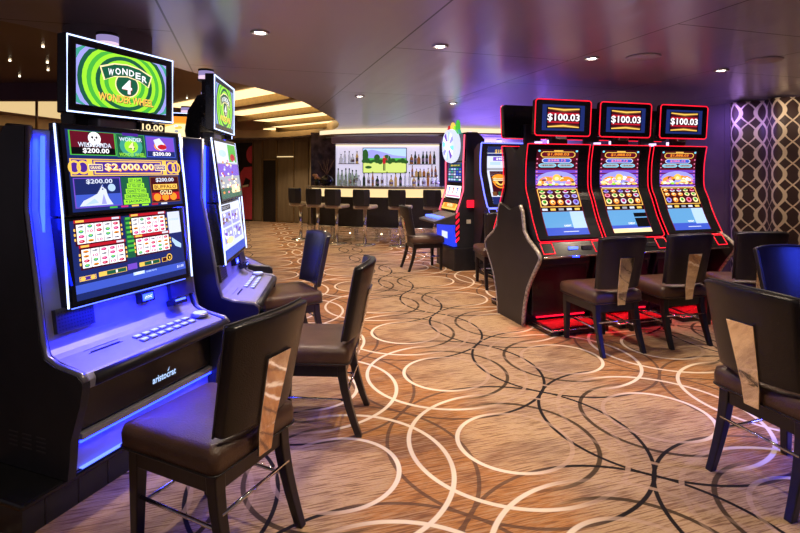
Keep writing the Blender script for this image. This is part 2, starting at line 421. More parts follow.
m_.prism_y(q, -.036, -.031, 'poster_red')
m_.prism_y([(wt(.585)+.0-.0-.18*0, 1.95)]+[(wt(.585)-.20*math.sin(PI*k/10), 1.95-.26*math.cos(PI*k/10)) for k in range(11)], -.036, -.031, 'poster_red')
m_.prism_y([(wt(.585)-.32,1.05),(wt(.585)-.1,1.0),(wt(.585)-.06,1.2),(wt(.585)-.22,1.28)], -.04, -.0365, 'black_satin')
m_.prism_y([(wt(.585)-.34,.98),(wt(.585)-.12,1.02),(wt(.585)-.12,1.08),(wt(.585)-.34,1.04)], -.044, -.0405, 'label_cream')
m_.build('red_figure', t)

# round column by the near machines
o = MB().lathe([(.26,0),(.26,CZ)], 'column_paint', -1.93, 3.38, 40).build('round_column'); struct(o)

# beams and lit troughs of the recessed gold ceiling
d = Vector((.74,-.67)); nn = Vector((.67,.74))
def along(p, a, b_, w0, w1): 
    p = Vector(p); return [tuple(p+d*a+nn*w0), tuple(p+d*b_+nn*w0), tuple(p+d*b_+nn*w1), tuple(p+d*a+nn*w1)]
for i, (p, ln, w) in enumerate((((-1.96,6.75),3.0,.55), ((-1.46,8.0),2.9,.58), ((-1.5,9.5),2.6,.6), ((-1.75,11.2),2.4,.6), ((-2.3,12.5),2.0,.5))):
    nm = ('nearest and longest of the lit troughs in the gold ceiling recess','second lit trough from the nearest one in the gold ceiling recess','third and middle lit trough in the gold ceiling recess','fourth lit trough, next to the farthest in the gold ceiling recess','farthest and shortest lit trough in the gold ceiling recess')[i]
    r = thing('ceiling_trough', nm, 'ceiling light', (*p, 2.62), group='lit ceiling troughs')
    a = MB(); a.M = Matrix.Translation((-p[0],-p[1],-2.62)); a.prism_z(along(p, -ln, 0, w-.42, w), 2.604, 2.619, 'trough'); a.build('light_panel', r)
    a = MB(); a.M = Matrix.Translation((-p[0],-p[1],-2.62)); a.prism_z(along(p, -ln-.2, .05, w+.01, w+.13), 2.50, 2.619, 'bronze'); a.build('beam', r)
a = MB(); a.prism_z([(-8.0,6.55),(-3.6,6.55),(-3.6,6.7),(-8.0,6.7)], 2.40, 2.62, 'plum'); struct(a.build('ceiling_beam'))
a = MB(); a.prism_z([(-7.6,7.9),(-4.7,7.9),(-5.2,12.4),(-7.2,12.4)], 2.60, 2.619, 'trough_dim'); tag(a.build('ceiling_light_panel'), 'broad warm lit ceiling panel behind the plum beam, far left', 'ceiling light')
for k, x in enumerate((-6.1,-5.2,-4.6)):
    a = MB().tube([(x,7.3,2.0),(x,7.3,2.62)], .018, 'bronze', 8).lathe([(.01,1.96),(.05,1.98),(.05,2.04),(.02,2.08)], 'bronze', x, 7.3, 10)
    tag(a.build('hanging_rod'), 'thin bronze rod hanging before the warm lit panel, '+('first','second','third')[k]+' from the photo edge', 'ceiling rod', 'hanging bronze rods')
# star lamps in the recess
for k, (x, y, lb) in enumerate(((-3.97,5.19,'tiny star lamp at the left of the gold ceiling, near the photo edge'),(-3.22,4.6,'tiny star lamp nearest the large topper in the gold ceiling'),(-3.65,5.28,'upper of two close tiny star lamps beside the large topper'),(-4.52,6.06,'tiny star lamp lowest in the gold ceiling above the plum beam'),(-3.92,5.68,'lower of two close tiny star lamps beside the large topper'),(-3.15,7.0,'tiny star lamp in the gold ceiling between the two toppers, upper'),(-3.3,7.9,'tiny star lamp in the gold ceiling between the two toppers, lower'))):
    tag(MB().lathe([(.010,2.606),(.010,2.619)], 'star_glow', x, y, 10).build('star_lamp'), lb, 'lamp', 'star lamps in the gold ceiling')

# recessed downlights
dl = [(-.914,3.33,'recessed ceiling downlight nearest the round column'),(.29,3.70,'recessed ceiling downlight high above the middle of the carpet'),(1.54,4.10,'recessed ceiling downlight above the first jackpot topper'),(2.89,4.59,'recessed ceiling downlight nearest the patterned curtain'),(-.49,6.2,'small recessed ceiling downlight in front of the gold recess tip'),(.71,6.85,'small recessed ceiling downlight above the wheel machine')]
first = None
def spot(x, y, power, ang=100, z=CZ-.02, col=(1,.80,.58), blend=.55, rad=.04):
    l = bpy.data.lights.new('downlight', 'SPOT'); l.energy = power; l.spot_size = math.radians(ang); l.spot_blend = blend; l.color = col; l.shadow_soft_size = rad
    o = bpy.data.objects.new('downlight_lamp', l); C.objects.link(o); o.location = (x,y,z); return o
for i, (x,y,lb) in enumerate(dl):
    if first is None:
        first = thing('downlight', lb, 'ceiling light', (x,y,CZ), AX, 'recessed downlights')
        a = MB(); a.tube([(.055*math.cos(k*PI/12), .055*math.sin(k*PI/12), -.004) for k in range(24)], .008, 'fixture', 6, closed=True); a.build('rim', first)
        MB().lathe([(.034,-.006),(.034,-.001)], 'lamp_disc', 0, 0, 16).build('lamp_face', first)
    else: dup(first, (x,y,CZ), AX, lb)
sp_ = None
for x, y, lb in ((1.93,4.05,'shallow round ceiling disc between two downlights'),(2.98,4.72-.55,'shallow round ceiling disc beside the downlight near the curtain')):
    a = MB().lathe([(.12,-.012),(.13,-.006),(.13,-.001)], 'column_paint', 0, 0, 28); o = a.build('ceiling_speaker'); o.location = (x,y,CZ); tag(o, lb, 'ceiling speaker', 'round ceiling discs')

# ------------------------------------------------------------------ curtain
def curtain():
    P0 = Vector((4.42,6.78)); P1 = Vector((6.6,2.2)); L = (P1-P0).length; dd = (P1-P0)/L; nq = Vector((-dd.y,dd.x)); 
    if nq.x > 0: nq = -nq
    nu, nv = 220, 4; bm = bmesh.new(); uvl = bm.loops.layers.uv.new('UVMap'); g = []
    for i in range(nu+1):
        s = L*i/nu; off = .05+.085*math.sin(s*2*PI/.47)+.025*math.sin(s*2*PI/.83)
        p = P0+dd*s+nq*off
        g.append([(bm.verts.new((p.x,p.y,.02+2.36*j/nv)), (s*1.25, 2.36*j/nv)) for j in range(nv+1)])
    for i in range(nu):
        for j in range(nv):
            q = [g[i][j],g[i+1][j],g[i+1][j+1],g[i][j+1]]; f = bm.faces.new([a[0] for a in q]); f.smooth = True
            for l, a in zip(f.loops, q): l[uvl].uv = a[1]
    me = bpy.data.meshes.new('curtain'); bm.to_mesh(me); bm.free(); me.materials.append(MATS['curtain_cloth'])
    o = bpy.data.objects.new('curtain', me); C.objects.link(o)
    s = o.modifiers.new('thick', 'SOLIDIFY'); s.thickness = .006
    tag(o, 'brown floor-length curtain patterned with cream interlaced wavy bands', 'curtain')
curtain()

# ------------------------------------------------------------------ chair
def make_chair(name, label):
    r = thing(name, label, 'chair', group='casino chairs')
    # seat cushion
    a = MB(); 
    def ring(w, d0, d1, z, k=.035):
        pts = []
        for cx, cy, a0 in ((w-k, d1-k, 0), (-w+k, d1-k, PI/2), (-w+k, d0+k, PI), (w-k, d0+k, 3*PI/2)):
            for j in range(5):
                t = a0+PI/2*j/4; pts.append((cx+k*math.cos(t), cy+k*math.sin(t), z))
        return pts
    a.loft([ring(.226,-.220,.262,.405), ring(.236,-.228,.276,.415), ring(.238,-.228,.279,.470), ring(.232,-.222,.272,.497), ring(.20,-.19,.24,.512), ring(.1,-.1,.1,.517)], 'leather')
    seat = a.build('seat', r)
    a = MB(); a.tube(ring(.238,-.230,.279,.418), .004, 'vinyl_back', 6, closed=True); a.build('piping', seat)
    a = MB(); a.box(-.205,.205,.222,.25,.335,.405,'wood_leg'); a.box(-.205,.205,-.20,-.172,.335,.405,'wood_leg'); a.box(-.207,-.18,-.172,.222,.335,.405,'wood_leg'); a.box(.18,.207,-.172,.222,.335,.405,'wood_leg'); a.build('seat_frame', r, bevel=.004)
    def leg(sx, front):
        a = MB(); rings = []
        for k in range(7):
            f = k/6; z = .40*(1-f); h = .026-.008*f
            if front: cx, cy = sx*(.184+.004*f), .228
            else: cx, cy = sx*(.184+.010*f), -.180-.100*f**1.6
            rings.append([(cx-h,cy-h,z),(cx+h,cy-h,z),(cx+h,cy+h,z),(cx-h,cy+h,z)])
        a.loft(rings, 'wood_leg', smooth=False); a.build('leg', r, bevel=.005)
    for sx in (-1,1): leg(sx, True); leg(sx, False)
    for p0, p1, in (((-.185,.228,.17),(.185,.228,.17)),((-.19,-.217,.26),(.19,-.217,.26)),((-.188,.228,.21),(-.19,-.233,.20)),((.188,.228,.21),(.19,-.233,.20))):
        MB().tube([p0,p1], .0075, 'chrome', 8).build('stretcher', r)
    # curved backrest, leaning
    def bp(x, z, f):    # f 0 front face, 1 rear face
        y = -.205-.10*(z-.5)/.46 + .10*(x/.22)**2*.55 - .052*f
        return (x, y, z)
    a = MB(); nx, nz = 12, 8; gr = {}
    vs = []
    for f in (0,1):
        for i in range(nx+1):
            for j in range(nz+1):
                z = .53+.435*j/nz; hw = .196+.024*(j/nz)
                vs.append(bp(hw*(2*i/nx-1), z - (.016*(abs(2*i/nx-1))**3 if j == nz else 0), f))
    id_ = lambda f,i,j: f*(nx+1)*(nz+1)+i*(nz+1)+j
    ff = []; fb = []; fe = []
    for i in range(nx):
        for j in range(nz): ff.append((id_(0,i,j),id_(0,i,j+1),id_(0,i+1,j+1),id_(0,i+1,j))); fb.append((id_(1,i,j),id_(1,i+1,j),id_(1,i+1,j+1),id_(1,i,j+1)))
        fe += [(id_(0,i,0),id_(0,i+1,0),id_(1,i+1,0),id_(1,i,0)), (id_(0,i,nz),id_(1,i,nz),id_(1,i+1,nz),id_(0,i+1,nz))]
    for j in range(nz): fe += [(id_(0,0,j),id_(1,0,j),id_(1,0,j+1),id_(0,0,j+1)), (id_(0,nx,j),id_(0,nx,j+1),id_(1,nx,j+1),id_(1,nx,j))]
    a.add(vs, ff+fb+fe, 'vinyl_back', True)
    bk = a.build('backrest', r, bevel=.012, seg=3, angle=50)
    e = MB(); e.tube([bp(-.196-.024*j/8, .53+.435*j/8-(.012 if j == 8 else 0), .22) for j in range(9)]+[bp(.22*(2*i/12-1), .966-.016*abs(2*i/12-1)**3+.001, .22) for i in range(1,12)]+[bp(.196+.024*j/8, .53+.435*j/8-(.012 if j == 8 else 0), .22) for j in range(8,-1,-1)], .0045, 'graphite', 6); e.build('piping', bk)
    # polished tapering bracket from the back to the seat frame
    a = MB(); rings = []
    for z, w, in ((.80,.067),(.70,.060),(.60,.053),(.50,.045),(.40,.036)):
        if z >= .5: y0 = -.205-.10*(z-.5)/.46-.052+.004
        else: y0 = -.232-.012
        rings.append([(-w,y0-.012,z),(w,y0-.012,z),(w,y0,z),(-w,y0,z)])
    a.loft(rings, 'bracket', smooth=False); o = a.build('back_bracket', r, bevel=.002); o['label'] = 'polished tapering metal bracket'
    return r
def rz(dx, dy): return math.atan2(-dx, dy)
ch = make_chair('casino_chair', 'brown leather chair at the large near machine, its rear and metal bracket facing the aisle')
ch.location = (-.755,2.095,0); ch.rotation_euler = (0,0,rz(-.905,.427))
for (x,y),(fx,fy),lb in (
    ((-.50,3.08),(-.998,.05),'chair seen side-on just behind the near brown chair, facing the second blue machine'),
    ((-.945,4.27),(-.85,-.52),'chair farther down the left row whose purple-lit backrest front shows before the bar'),
    ((1.733,4.394),(-.27,.96),'chair at the first red-trimmed machine, whole back and four legs in view'),
    ((2.394,4.58),(-.236,.97),'chair at the middle red-trimmed machine, beside the first machine’s chair'),
    ((1.877,2.448),(.955,.296),'large dark chair cut by the photo’s right edge with tapered bracket to the aisle'),
    ((3.17,4.72),(.05,1.),'dark chair before the patterned curtain, half hidden by the blue-lit backrest'),
    ((2.73,3.32),(.1,-.99),'chair with a blue-lit backrest, cut by the right photo edge'),
    ((.341,7.777),(.956,.294),'small distant chair facing the wheel machine near the bar'),
    ((1.25,6.66),(-.1,.99),'distant chair at the blue-neon machine, half hidden by the machine bank')):
    dup(ch, (x,y,0), rz(fx,fy), lb)

# ------------------------------------------------------------------ tall dual-screen slot machine
BODY = [(.05,1.69),(.055,1.32),(.005,1.045),(-.043,.765),(-.052,.715),(-.066,.682),(-.088,.662),(-.118,.648),(-.16,.638),(-.292,.612),(-.312,.585),(-.305,.545),(-.20,.505),(-.185,.30),(-.20,.15),(.225,.15),(.225,1.60),(.17,1.69)]
SIDE = [(.04,1.70),(.047,1.32),(-.005,1.045),(-.057,.745),(-.085,.660),(-.156,.632),(-.292,.612),(-.322,.585),(-.325,.565),(-.308,.48),(-.255,.326),(-.247,.228),(-.237,.15),(.24,.15),(.24,1.62),(.18,1.705)]
def wonder_topper(S):
    S.rect(0,1,0,1,'lav',1)
    cl = (0,1,0,1)
    cols = ['lav','teal','lav','dgreen','lime','green','lime','dgreen','lime','green','lime','lime']
    for i, c in enumerate(cols):
        rr = .78-.055*i; n = 36; pts = []
        for k in range(n):
            x = .5+rr*math.cos(2*PI*k/n)*.80; y = .48+rr*math.sin(2*PI*k/n)*1.25
            pts.append((min(max(x,0),1), min(max(y,0),1)))
        S.poly(pts, c, 1.2+.15*i)
    S.disc(.52,.46,.125,.21,'dgreen',3.4)
    S.ring(.52,.46,.135,.225,.09,'cream',3.5)
    # banner
    up = [(.24,.70),(.38,.80),(.52,.83),(.66,.80),(.80,.70)]; dn = [(.76,.50),(.66,.59),(.52,.63),(.38,.59),(.28,.50)]
    S.poly([(a+(a-.52)*.06,b+(.02 if b>.65 else -.02)) for a,b in up+dn], 'cream', 4.0); S.poly(up+dn, 'dgreen', 4.3)
    for i, chx in enumerate('WONDER'):
        a = .31+.076*i; b = .645-.9*(a+.03-.52)**2*2
        S.text(chx, a, a+.06, b, b+.12, 'white', 4.8)
    S.text('4', .46, .57, .30, .56, 'white', 5, 'red')
    S.text('WONDER WHEEL', .21, .83, .12, .26, 'gold', 5, 'brown')
def white_topper(S):
    S.rect(0,1,0,1,'cream',1); S.rect(0,1,.7,1,'orange',1.3); S.poly([(0,.5),(.4,.75),(1,.55),(1,.7),(0,.7)],'gold',1.5)
    rnd = random.Random(5)
    for i in range(26): S.disc(rnd.random()*.9+.05, rnd.random()*.6+.05, .04, .05, rnd.choice(['grey','red','white','gold','pale']), 1.7+.05*i, 8)
def jackpot_screen(S):
    S.rect(0,1,0,1,'k',1)
    S.rect(.03,.97,.03,.96,'navy',1.2)
    # top left game
    S.rect(.05,.40,.67,.95,'green',1.5).rect(.06,.39,.68,.945,'dred',1.7).rect(.06,.39,.68,.76,'k',1.8)
    S.disc(.235,.87,.048,.078,'white',2.5).disc(.205,.925,.014,.022,'k',2.3).disc(.265,.925,.014,.022,'k',2.3).disc(.219,.882,.009,.016,'k',2.8,8).disc(.251,.882,.009,.016,'k',2.8,8).disc(.235,.852,.008,.010,'k',2.8,8)
    S.disc(.235,.80,.06,.03,'white',2.1)
    S.text('WILD PANDA', .11, .36, .765, .82, 'pale', 3, 'k').text('$200.00', .14, .34, .69, .755, 'white', 3)
    # top middle
    S.rect(.405,.655,.66,.95,'green',1.5).rect(.41,.65,.665,.945,'dgreen',1.7)
    S.disc(.53,.80,.10,.13,'teal',1.9).disc(.53,.80,.06,.085,'lime',2.1).text('4',.505,.555,.75,.85,'cream',3,'dgreen').text('WONDER',.43,.63,.86,.91,'pale',3).text('WONDER WHEEL',.42,.645,.67,.715,'lime',3).rect(.46,.60,.93,.965,'purple',2.6)
    # top right
    S.rect(.665,.95,.67,.95,'blue',1.5).rect(.672,.943,.68,.94,'violet',1.7).rect(.672,.943,.68,.75,'navy',1.8)
    S.disc(.80,.82,.06,.06,'orange',2).poly([(.74,.90),(.80,.93),(.84,.86),(.86,.78),(.80,.76),(.76,.80)],'pale',2.2).disc(.82,.81,.045,.035,'red',2.4)
    S.text('$200.00', .72, .90, .685, .74, 'white', 3)
    # grand bar
    S.rect(.04,.96,.43,.63,'gold',1.6).rect(.05,.95,.44,.62,'purple',1.8)
    for a in (.07,.13,.885,.94): S.ring(a,.53,.045,.08,.3,'gold',2.2)
    S.rect(.16,.20,.43,.63,'gold',2.4).rect(.80,.84,.43,.63,'gold',2.4)
    S.rect(.21,.79,.45,.61,'gold',2.5).rect(.22,.78,.465,.595,'purple',2.7)
    S.rect(.17,.275,.49,.57,'cream',2.8).rect(.175,.27,.50,.56,'purple',2.9).text('GRAND',.182,.263,.51,.55,'cream',3.2)
    S.rect(.725,.83,.49,.57,'cream',2.8).rect(.73,.825,.50,.56,'purple',2.9).text('GRAND',.737,.818,.51,.55,'cream',3.2)
    S.text('$2,000.00', .29, .715, .485, .58, 'cream', 3.4, 'orange')
    # bottom left wolf
    S.rect(.05,.405,.07,.41,'violet',1.5).rect(.058,.397,.08,.40,'navy',1.7).rect(.058,.397,.08,.22,'blue',1.8)
    S.disc(.33,.29,.03,.045,'lbl',1.9)
    S.poly([(.08,.09),(.11,.15),(.17,.19),(.215,.225),(.235,.27),(.26,.335),(.268,.29),(.285,.27),(.29,.22),(.30,.17),(.315,.13),(.33,.09)],'pale',2.2).poly([(.255,.30),(.26,.335),(.266,.30)],'blue',2.5).poly([(.12,.10),(.19,.17),(.22,.12)],'lbl',2.4).poly([(.24,.10),(.262,.22),(.28,.10)],'lav',2.4).disc(.258,.275,.006,.009,'navy',2.6,8)
    S.text('$200.00', .14, .34, .335, .395, 'pale', 3)
    # bottom middle pyramid text
    S.rect(.41,.655,.07,.41,'dgreen',1.5)
    for i, (s, w) in enumerate((('GET A GAME',.06),('AT YOU GET A',.075),('CHANCE TO WIN',.09),('ONE PROGRESSIVE',.105),('4 JACKPOTS',.115))):
        b = .345-.066*i; S.rect(.532-w,.532+w,b-.006,b+.054,'lime',1.8+.1*i); S.text(s,.532-w*.9,.532+w*.9,b+.004,b+.044,'dgreen',3)
    # bottom right
    S.rect(.665,.95,.07,.41,'brown',1.5).rect(.673,.943,.08,.40,'maroon',1.7).rect(.673,.943,.10,.20,'red',1.9)
    for a in (.72,.80,.88): S.disc(a,.14,.035,.05,'orange',2.1)
    S.rect(.69,.93,.24,.31,'gold',2.2).text('BUFFALO',.70,.92,.25,.30,'brown',3).text('GOLD',.75,.87,.17,.23,'cream',3,'k').text('$200.00', .72, .90, .335, .395, 'pale', 3)
    for k in range(6): S.rect(.30+.09*k,.36+.09*k,.045,.065,['green','mag','gold','lime','red','pale'][k],1.9)
def reel_grid(S, a0, a1, b0, b1, seed):
    rnd = random.Random(seed)
    S.rect(a0-.012,a1+.012,b0-.02,b1+.06,'maroon',1.6).rect(a0-.012,a1+.012,b1+.02,b1+.055,'red',1.8).rect(a0,a0+.06,b1+.025,b1+.05,'gold',2).rect(a1-.06,a1,b1+.025,b1+.05,'pale',2)
    for b in (.3,.55,.8): S.rect(a0-.018,a0-.006,b0+(b1-b0)*b-.03,b0+(b1-b0)*b,'gold',2.2); S.rect(a1+.006,a1+.018,b0+(b1-b0)*b-.03,b0+(b1-b0)*b,'gold',2.2)
    w = (a1-a0)/5; h = (b1-b0)/4
    for i in range(5):
        S.rect(a0+w*i+.002,a0+w*(i+1)-.002,b0,b1,'white',2.2)
        for j in range(4):
            x = a0+w*(i+.5); y = b0+h*(j+.5); k = rnd.choice(['n','d','d','e','g','o'])
            if k == 'n': S.text('10',x-w*.3,x+w*.3,y-h*.3,y+h*.3,'mag',2.8)
            elif k == 'd': S.disc(x,y,w*.33,h*.34,'mag' if rnd.random() < .5 else 'red',2.5,10).disc(x-w*.05,y+h*.05,w*.16,h*.16,'pink',2.8,8)
            elif k == 'g': S.disc(x,y,w*.3,h*.36,'teal',2.5,10).disc(x,y+h*.1,w*.16,h*.14,'lime',2.8,8)
            elif k == 'o': S.disc(x,y,w*.34,h*.28,'orange',2.5,10).disc(x,y-h*.1,w*.2,h*.12,'brown',2.8,8)
            else: S.disc(x,y,w*.36,h*.2,'grey',2.5,8).disc(x+w*.1,y+h*.08,w*.12,h*.12,'maroon',2.8,8)
def reel_screen(S):
    S.rect(0,1,0,1,'k',1); S.rect(.03,.97,.04,.97,'navy',1.2); S.rect(.44,.52,.42,.95,'dgreen',1.4)
    for b in (.5,.56,.62,.68,.74,.8,.86,.92): S.rect(.45,.51,b,b+.03,'green',1.6)
    for k, (a0,a1,b0,b1) in enumerate(((.07,.40,.69,.92),(.50,.81,.71,.93),(.09,.42,.40,.62),(.52,.83,.44,.65))): reel_grid(S,a0,a1,b0,b1,3+k)
    S.rect(.84,.965,.66,.965,'pale',1.6); S.rect(.84,.965,.40,.66,'navy',1.6); S.text('WONDER',.85,.95,.84,.87,'lbl',2.4)
    S.poly([(.86,.60),(.90,.55),(.95,.49),(.945,.43),(.89,.47),(.86,.55)],'lbl',2.2)
    S.rect(.03,.97,.04,.22,'blue',1.5); S.rect(.03,.97,.04,.12,'navy',1.6)
    S.rect(.06,.18,.255,.31,'gold',2).rect(.065,.175,.262,.303,'purple',2.2).disc(.085,.282,.018,.022,'gold',2.5).disc(.155,.282,.018,.022,'gold',2.5)
    S.rect(.20,.42,.265,.32,'gold',2).rect(.26,.415,.27,.315,'dgreen',2.2).rect(.33,.345,.275,.31,'white',2.6)
    S.rect(.43,.51,.27,.345,'violet',2.2).rect(.53,.72,.28,.335,'gold',2).rect(.575,.715,.285,.33,'dgreen',2.2).rect(.64,.65,.29,.325,'white',2.6)
    S.rect(.74,.79,.28,.34,'gold',2).rect(.745,.785,.285,.335,'maroon',2.3).disc(.815,.33,.028,.05,'gold',2.3).disc(.815,.33,.020,.037,'k',2.5).poly([(.808,.345),(.824,.335),(.82,.30),(.812,.315)],'gold',2.7)
    S.rect(.47,.57,.185,.225,'lbl',2.2); S.text('CREDIT',.48,.56,.19,.22,'white',2.6); S.text('GAME PAYS',.58,.68,.19,.21,'lbl',2.4); S.text('$1.00',.88,.95,.15,.19,'pale',2.4)
def pale_jackpot(S):
    S.rect(0,1,0,1,'k',1); S.rect(.03,.97,.03,.97,'grey',1.2); rnd = random.Random(11)
    S.rect(.03,.97,.62,.97,'pale',1.4); S.disc(.3,.78,.16,.06,'lbl',1.6); S.rect(.56,.94,.64,.95,'green',1.6).disc(.75,.72,.12,.07,'red',1.9); S.rect(.03,.97,.40,.60,'violet',1.4); S.rect(.03,.97,.03,.2,'dgreen',1.4); S.rect(.5,.9,.1,.24,'cream',1.6)
    for i in range(46): S.disc(.08+.84*rnd.random(), .12+.55*rnd.random(), .04, .02, rnd.choice(['orange','cream','red','white','pale','lav','pink','brown']), 1.8+.03*i, 8)
def pale_reels(S):
    S.rect(0,1,0,1,'k',1); S.rect(.03,.97,.04,.97,'pale',1.2); rnd = random.Random(12); S.rect(.03,.97,.04,.2,'blue',1.4); S.rect(.05,.5,.86,.95,'k',1.5); S.text('CREDIT',.08,.46,.88,.93,'grey',2.2)
    for j in range(2):
        for k in range(2):
            a0 = .08+.43*k; b0 = .30+.28*j; S.rect(a0,a0+.38,b0,b0+.24,'lav',1.5)
            for i in range(14): S.disc(a0+.04+.3*rnd.random(), b0+.03+.18*rnd.random(), .04, .03, rnd.choice(['violet','white','brown','pale','grey']), 1.8+.06*i, 8)
    S.disc(.3,.33,.15,.06,'cream',3)

def make_dual(label, loc, rotz, v, group='blue-lit dual-screen slot machines'):
    r = thing('slot_machine', label, 'slot machine', loc, rotz, group)
    a = MB(); a.prism_x(BODY, -.468, .418, 'silver_plastic', 'black_cab'); cab = a.build('cabinet', r, bevel=.006)
    for sx in (-1,1):
        a = MB(); a.prism_x(SIDE, sx*.443-.025, sx*.481-.025, 'black_cab')
        if sx < 0:
            for q in range(3):
                for z in (.245,.265,.285,.305): a.box(-.5075,-.5055,-.10+.09*q,-.04+.09*q,z,z+.006,'graphite')
        p = a.build('side_panel', r)
        a = MB(); pts = [(sx*.462-.025,y,z) for y,z in SIDE[15:]+SIDE[:8]]; a.tube(pts, .014, 'silver_trim', 8); a.build('edge_trim', p)
    # screens
    fu = lambda a_,b_: (-.37+.74*a_, -.022-.033*(1-b_)+.028*b_-.006, 1.285+.43*b_)
    fl = lambda a_,b_: (-.37+.74*a_, -.025-.058*(1-b_)-.006, .862+.405*b_)
    a = MB(); a.prism_x([(-.02+.026,1.725),(-.057+.005,1.279),(.05,1.279),(.06,1.725)], -.382, .382, 'black_gloss'); h = a.build('jackpot_screen', r, bevel=.004)
    S = Screen(fu, (0,-1,.05)); (jackpot_screen if v == 0 else pale_jackpot)(S); S.build('screen_picture', h)
    a = MB(); a.prism_x([(-.028,1.272),(-.084,.850),(-.02,.850),(.05,1.272)], -.382, .382, 'black_gloss'); h2 = a.build('reel_screen', r, bevel=.004)
    S = Screen(fl, (0,-1,.1)); (reel_screen if v == 0 else pale_reels)(S); S.build('screen_picture', h2)
    for sx in (-1,1):
        a = MB(); a.tube([(sx*.392,-.006+.012,1.72),(sx*.392,-.05,1.285),(sx*.392,-.09,.855)], .005, 'led_white', 6); a.build('light_strip', r)
        a = MB(); a.box(sx*.42-.006, sx*.42+.006, .035,.052, 1.06, 1.66, 'led_blue'); a.build('light_strip', r)
    a = MB(); a.box(-.36,.36,-.07,-.064,.842,.848,'led_soft_blue'); a.build('light_strip', r)
    # deck furniture: local frame on the deck slope
    a = MB(); a.M = Matrix.Translation((0,-.053,.80)) @ Matrix.Rotation(math.radians(-10),4,'X')
    a.box(-.43,-.24,-.010,.02,-.055,.055,'graphite')
    for k in range(12):
        for j in range(6): a.box(-.42+.0145*k,-.414+.0145*k,-.0115,-.009,-.045+.016*j,-.038+.016*j,'black_satin')
    a.build('speaker_grille', r)
    a = MB(); a.M = Matrix.Translation((0,-.053,.80)) @ Matrix.Rotation(math.radians(-10),4,'X'); a.box(.25,.43,-.010,.02,-.055,.055,'graphite'); a.build('speaker_grille', r)
    a = MB(); a.M = Matrix.Translation((.075,-.055,.80)) @ Matrix.Rotation(math.radians(-10),4,'X'); a.box(-.045,.045,-.022,.02,-.028,.028,'black_gloss'); a.box(-.035,.035,-.0235,-.0215,-.018,.018,'led_blue'); bb = a.build('credit_display', r, bevel=.003)
    S = Screen(lambda p,q: (.075-.03+.06*p, -.055-.024-.0+(q-.5)*-.005, .785+.03*q), (0,-1,0)); S.text('025',.1,.9,.1,.9,'white',2); S.build('digits', bb)
    a = MB(); a.M = Matrix.Translation((.27,-.09,.735)) @ Matrix.Rotation(math.radians(-15),4,'X'); a.box(-.05,.05,-.03,.03,-.02,.012,'black_gloss'); a.box(-.04,.04,-.032,-.029,-.002,.009,'led_soft_blue'); a.build('bill_acceptor', r, bevel=.004)
    DY0, DZ0 = -.11, .650
    def deck(y): return DZ0+(y-DY0)/( -.292-DY0)*(.612-.648)+.0005
    a = MB(); 
    for k in range(9): a.box(-.33+.018*k,-.316+.018*k,-.158,-.152,deck(-.155),deck(-.155)+.004,'black_satin')
    for y0 in (-.125,-.16): a.box(-.345,-.16,y0-.002,y0,deck(y0),deck(y0)+.002,'graphite')
    a.build('card_slot', r)
    for j in range(2):
        for k in range(7):
            x = -.10+.055*k; y = -.185-.048*j
            a = MB(); a.box(x,x+.042,y,y+.034,deck(y),deck(y)+.010,'silver_trim'); b_ = a.build('deck_button', r, bevel=.003)
            a = MB(); a.box(x+.005,x+.037,y+.005,y+.029,deck(y)+.0101,deck(y)+.012,'key_white'); a.build('key_face', b_)
    a = MB(); a.lathe([(.05,deck(-.17)),(.05,deck(-.17)+.012),(.042,deck(-.17)+.018)],'silver_trim',.345,-.19,20); b_ = a.build('play_button', r)
    a = MB(); a.lathe([(.04,deck(-.17)+.0181),(.036,deck(-.17)+.021)],'key_white',.345,-.19,20); a.build('key_face', b_)
    a = MB(); a.tube([(-.43,-.302,.578),(.43,-.302,.578)], .030, 'black_satin', 12); a.build('deck_bumper', r)
    a = MB(); a.box(-.425,.425,-.207,-.186,.325,.53,'black_gloss'); bl = a.build('belly_panel', r, bevel=.012)
    S = Screen(lambda p,q: (-.02+.16*p, -.2085, .375+.045*q), (0,-1,0)); S.text('aristocrat',0,1,0,.8,'lbl',1); S.poly([(.62,.75),(.72,1.25),(.68,.8)],'lbl',1); S.build('lettering', bl)
    a = MB(); a.box(-.425,.425,-.22,-.185,.285,.315,'silver_plastic'); a.build('kick_ledge', r, bevel=.004)
    a = MB(); a.box(-.425,.425,-.212,-.201,.272,.280,'led_blue'); a.box(-.425,.425,-.222,-.201,.158,.162,'led_soft_blue'); a.build('light_strip', r)
    # topper
    ty = 0.0; tz0, tz1 = 1.777, 2.163
    a = MB(); a.box(-.342,.335,ty,ty+.06,tz0,tz1,'black_gloss'); tp = a.build('topper', r, bevel=.006)
    a = MB(); L = .327; a.tube([(-L-.008,ty-.003,tz0+.008),(L,ty-.003,tz0+.008),(L,ty-.003,tz1-.008),(-L-.008,ty-.003,tz1-.008)], .0045, 'led_white', 6, closed=True); a.build('light_strip', tp)
    S = Screen(lambda p,q: (-.288+.565*p, ty-.0008, tz0+.048+(tz1-tz0-.095)*q), (0,-1,0)); (white_topper if v == 2 else wonder_topper)(S); S.build('topper_picture', tp)
    # curved arm carrying the topper
    a = MB(); pr = []; inn = []
    for k in range(9):
        t_ = PI/2*k/8; pr.append((.27-.21*math.sin(t_), 1.60+.42*math.sin(t_)*0+.45*(1-math.cos(t_)))) 
    pr = [(.21,1.62),(.235,1.78),(.215,1.92),(.15,2.03),(.065,2.06),(.065,1.94),(.11,1.90),(.13,1.82),(.13,1.62)]
    a.prism_x(pr, -.20, .20, 'black_gloss'); a.build('topper_arm', r, bevel=.01)
    a = MB(); a.box(-.12,.12,.05,.14,1.70,1.775,'silver_trim'); a.build('topper_bracket', r, bevel=.01)
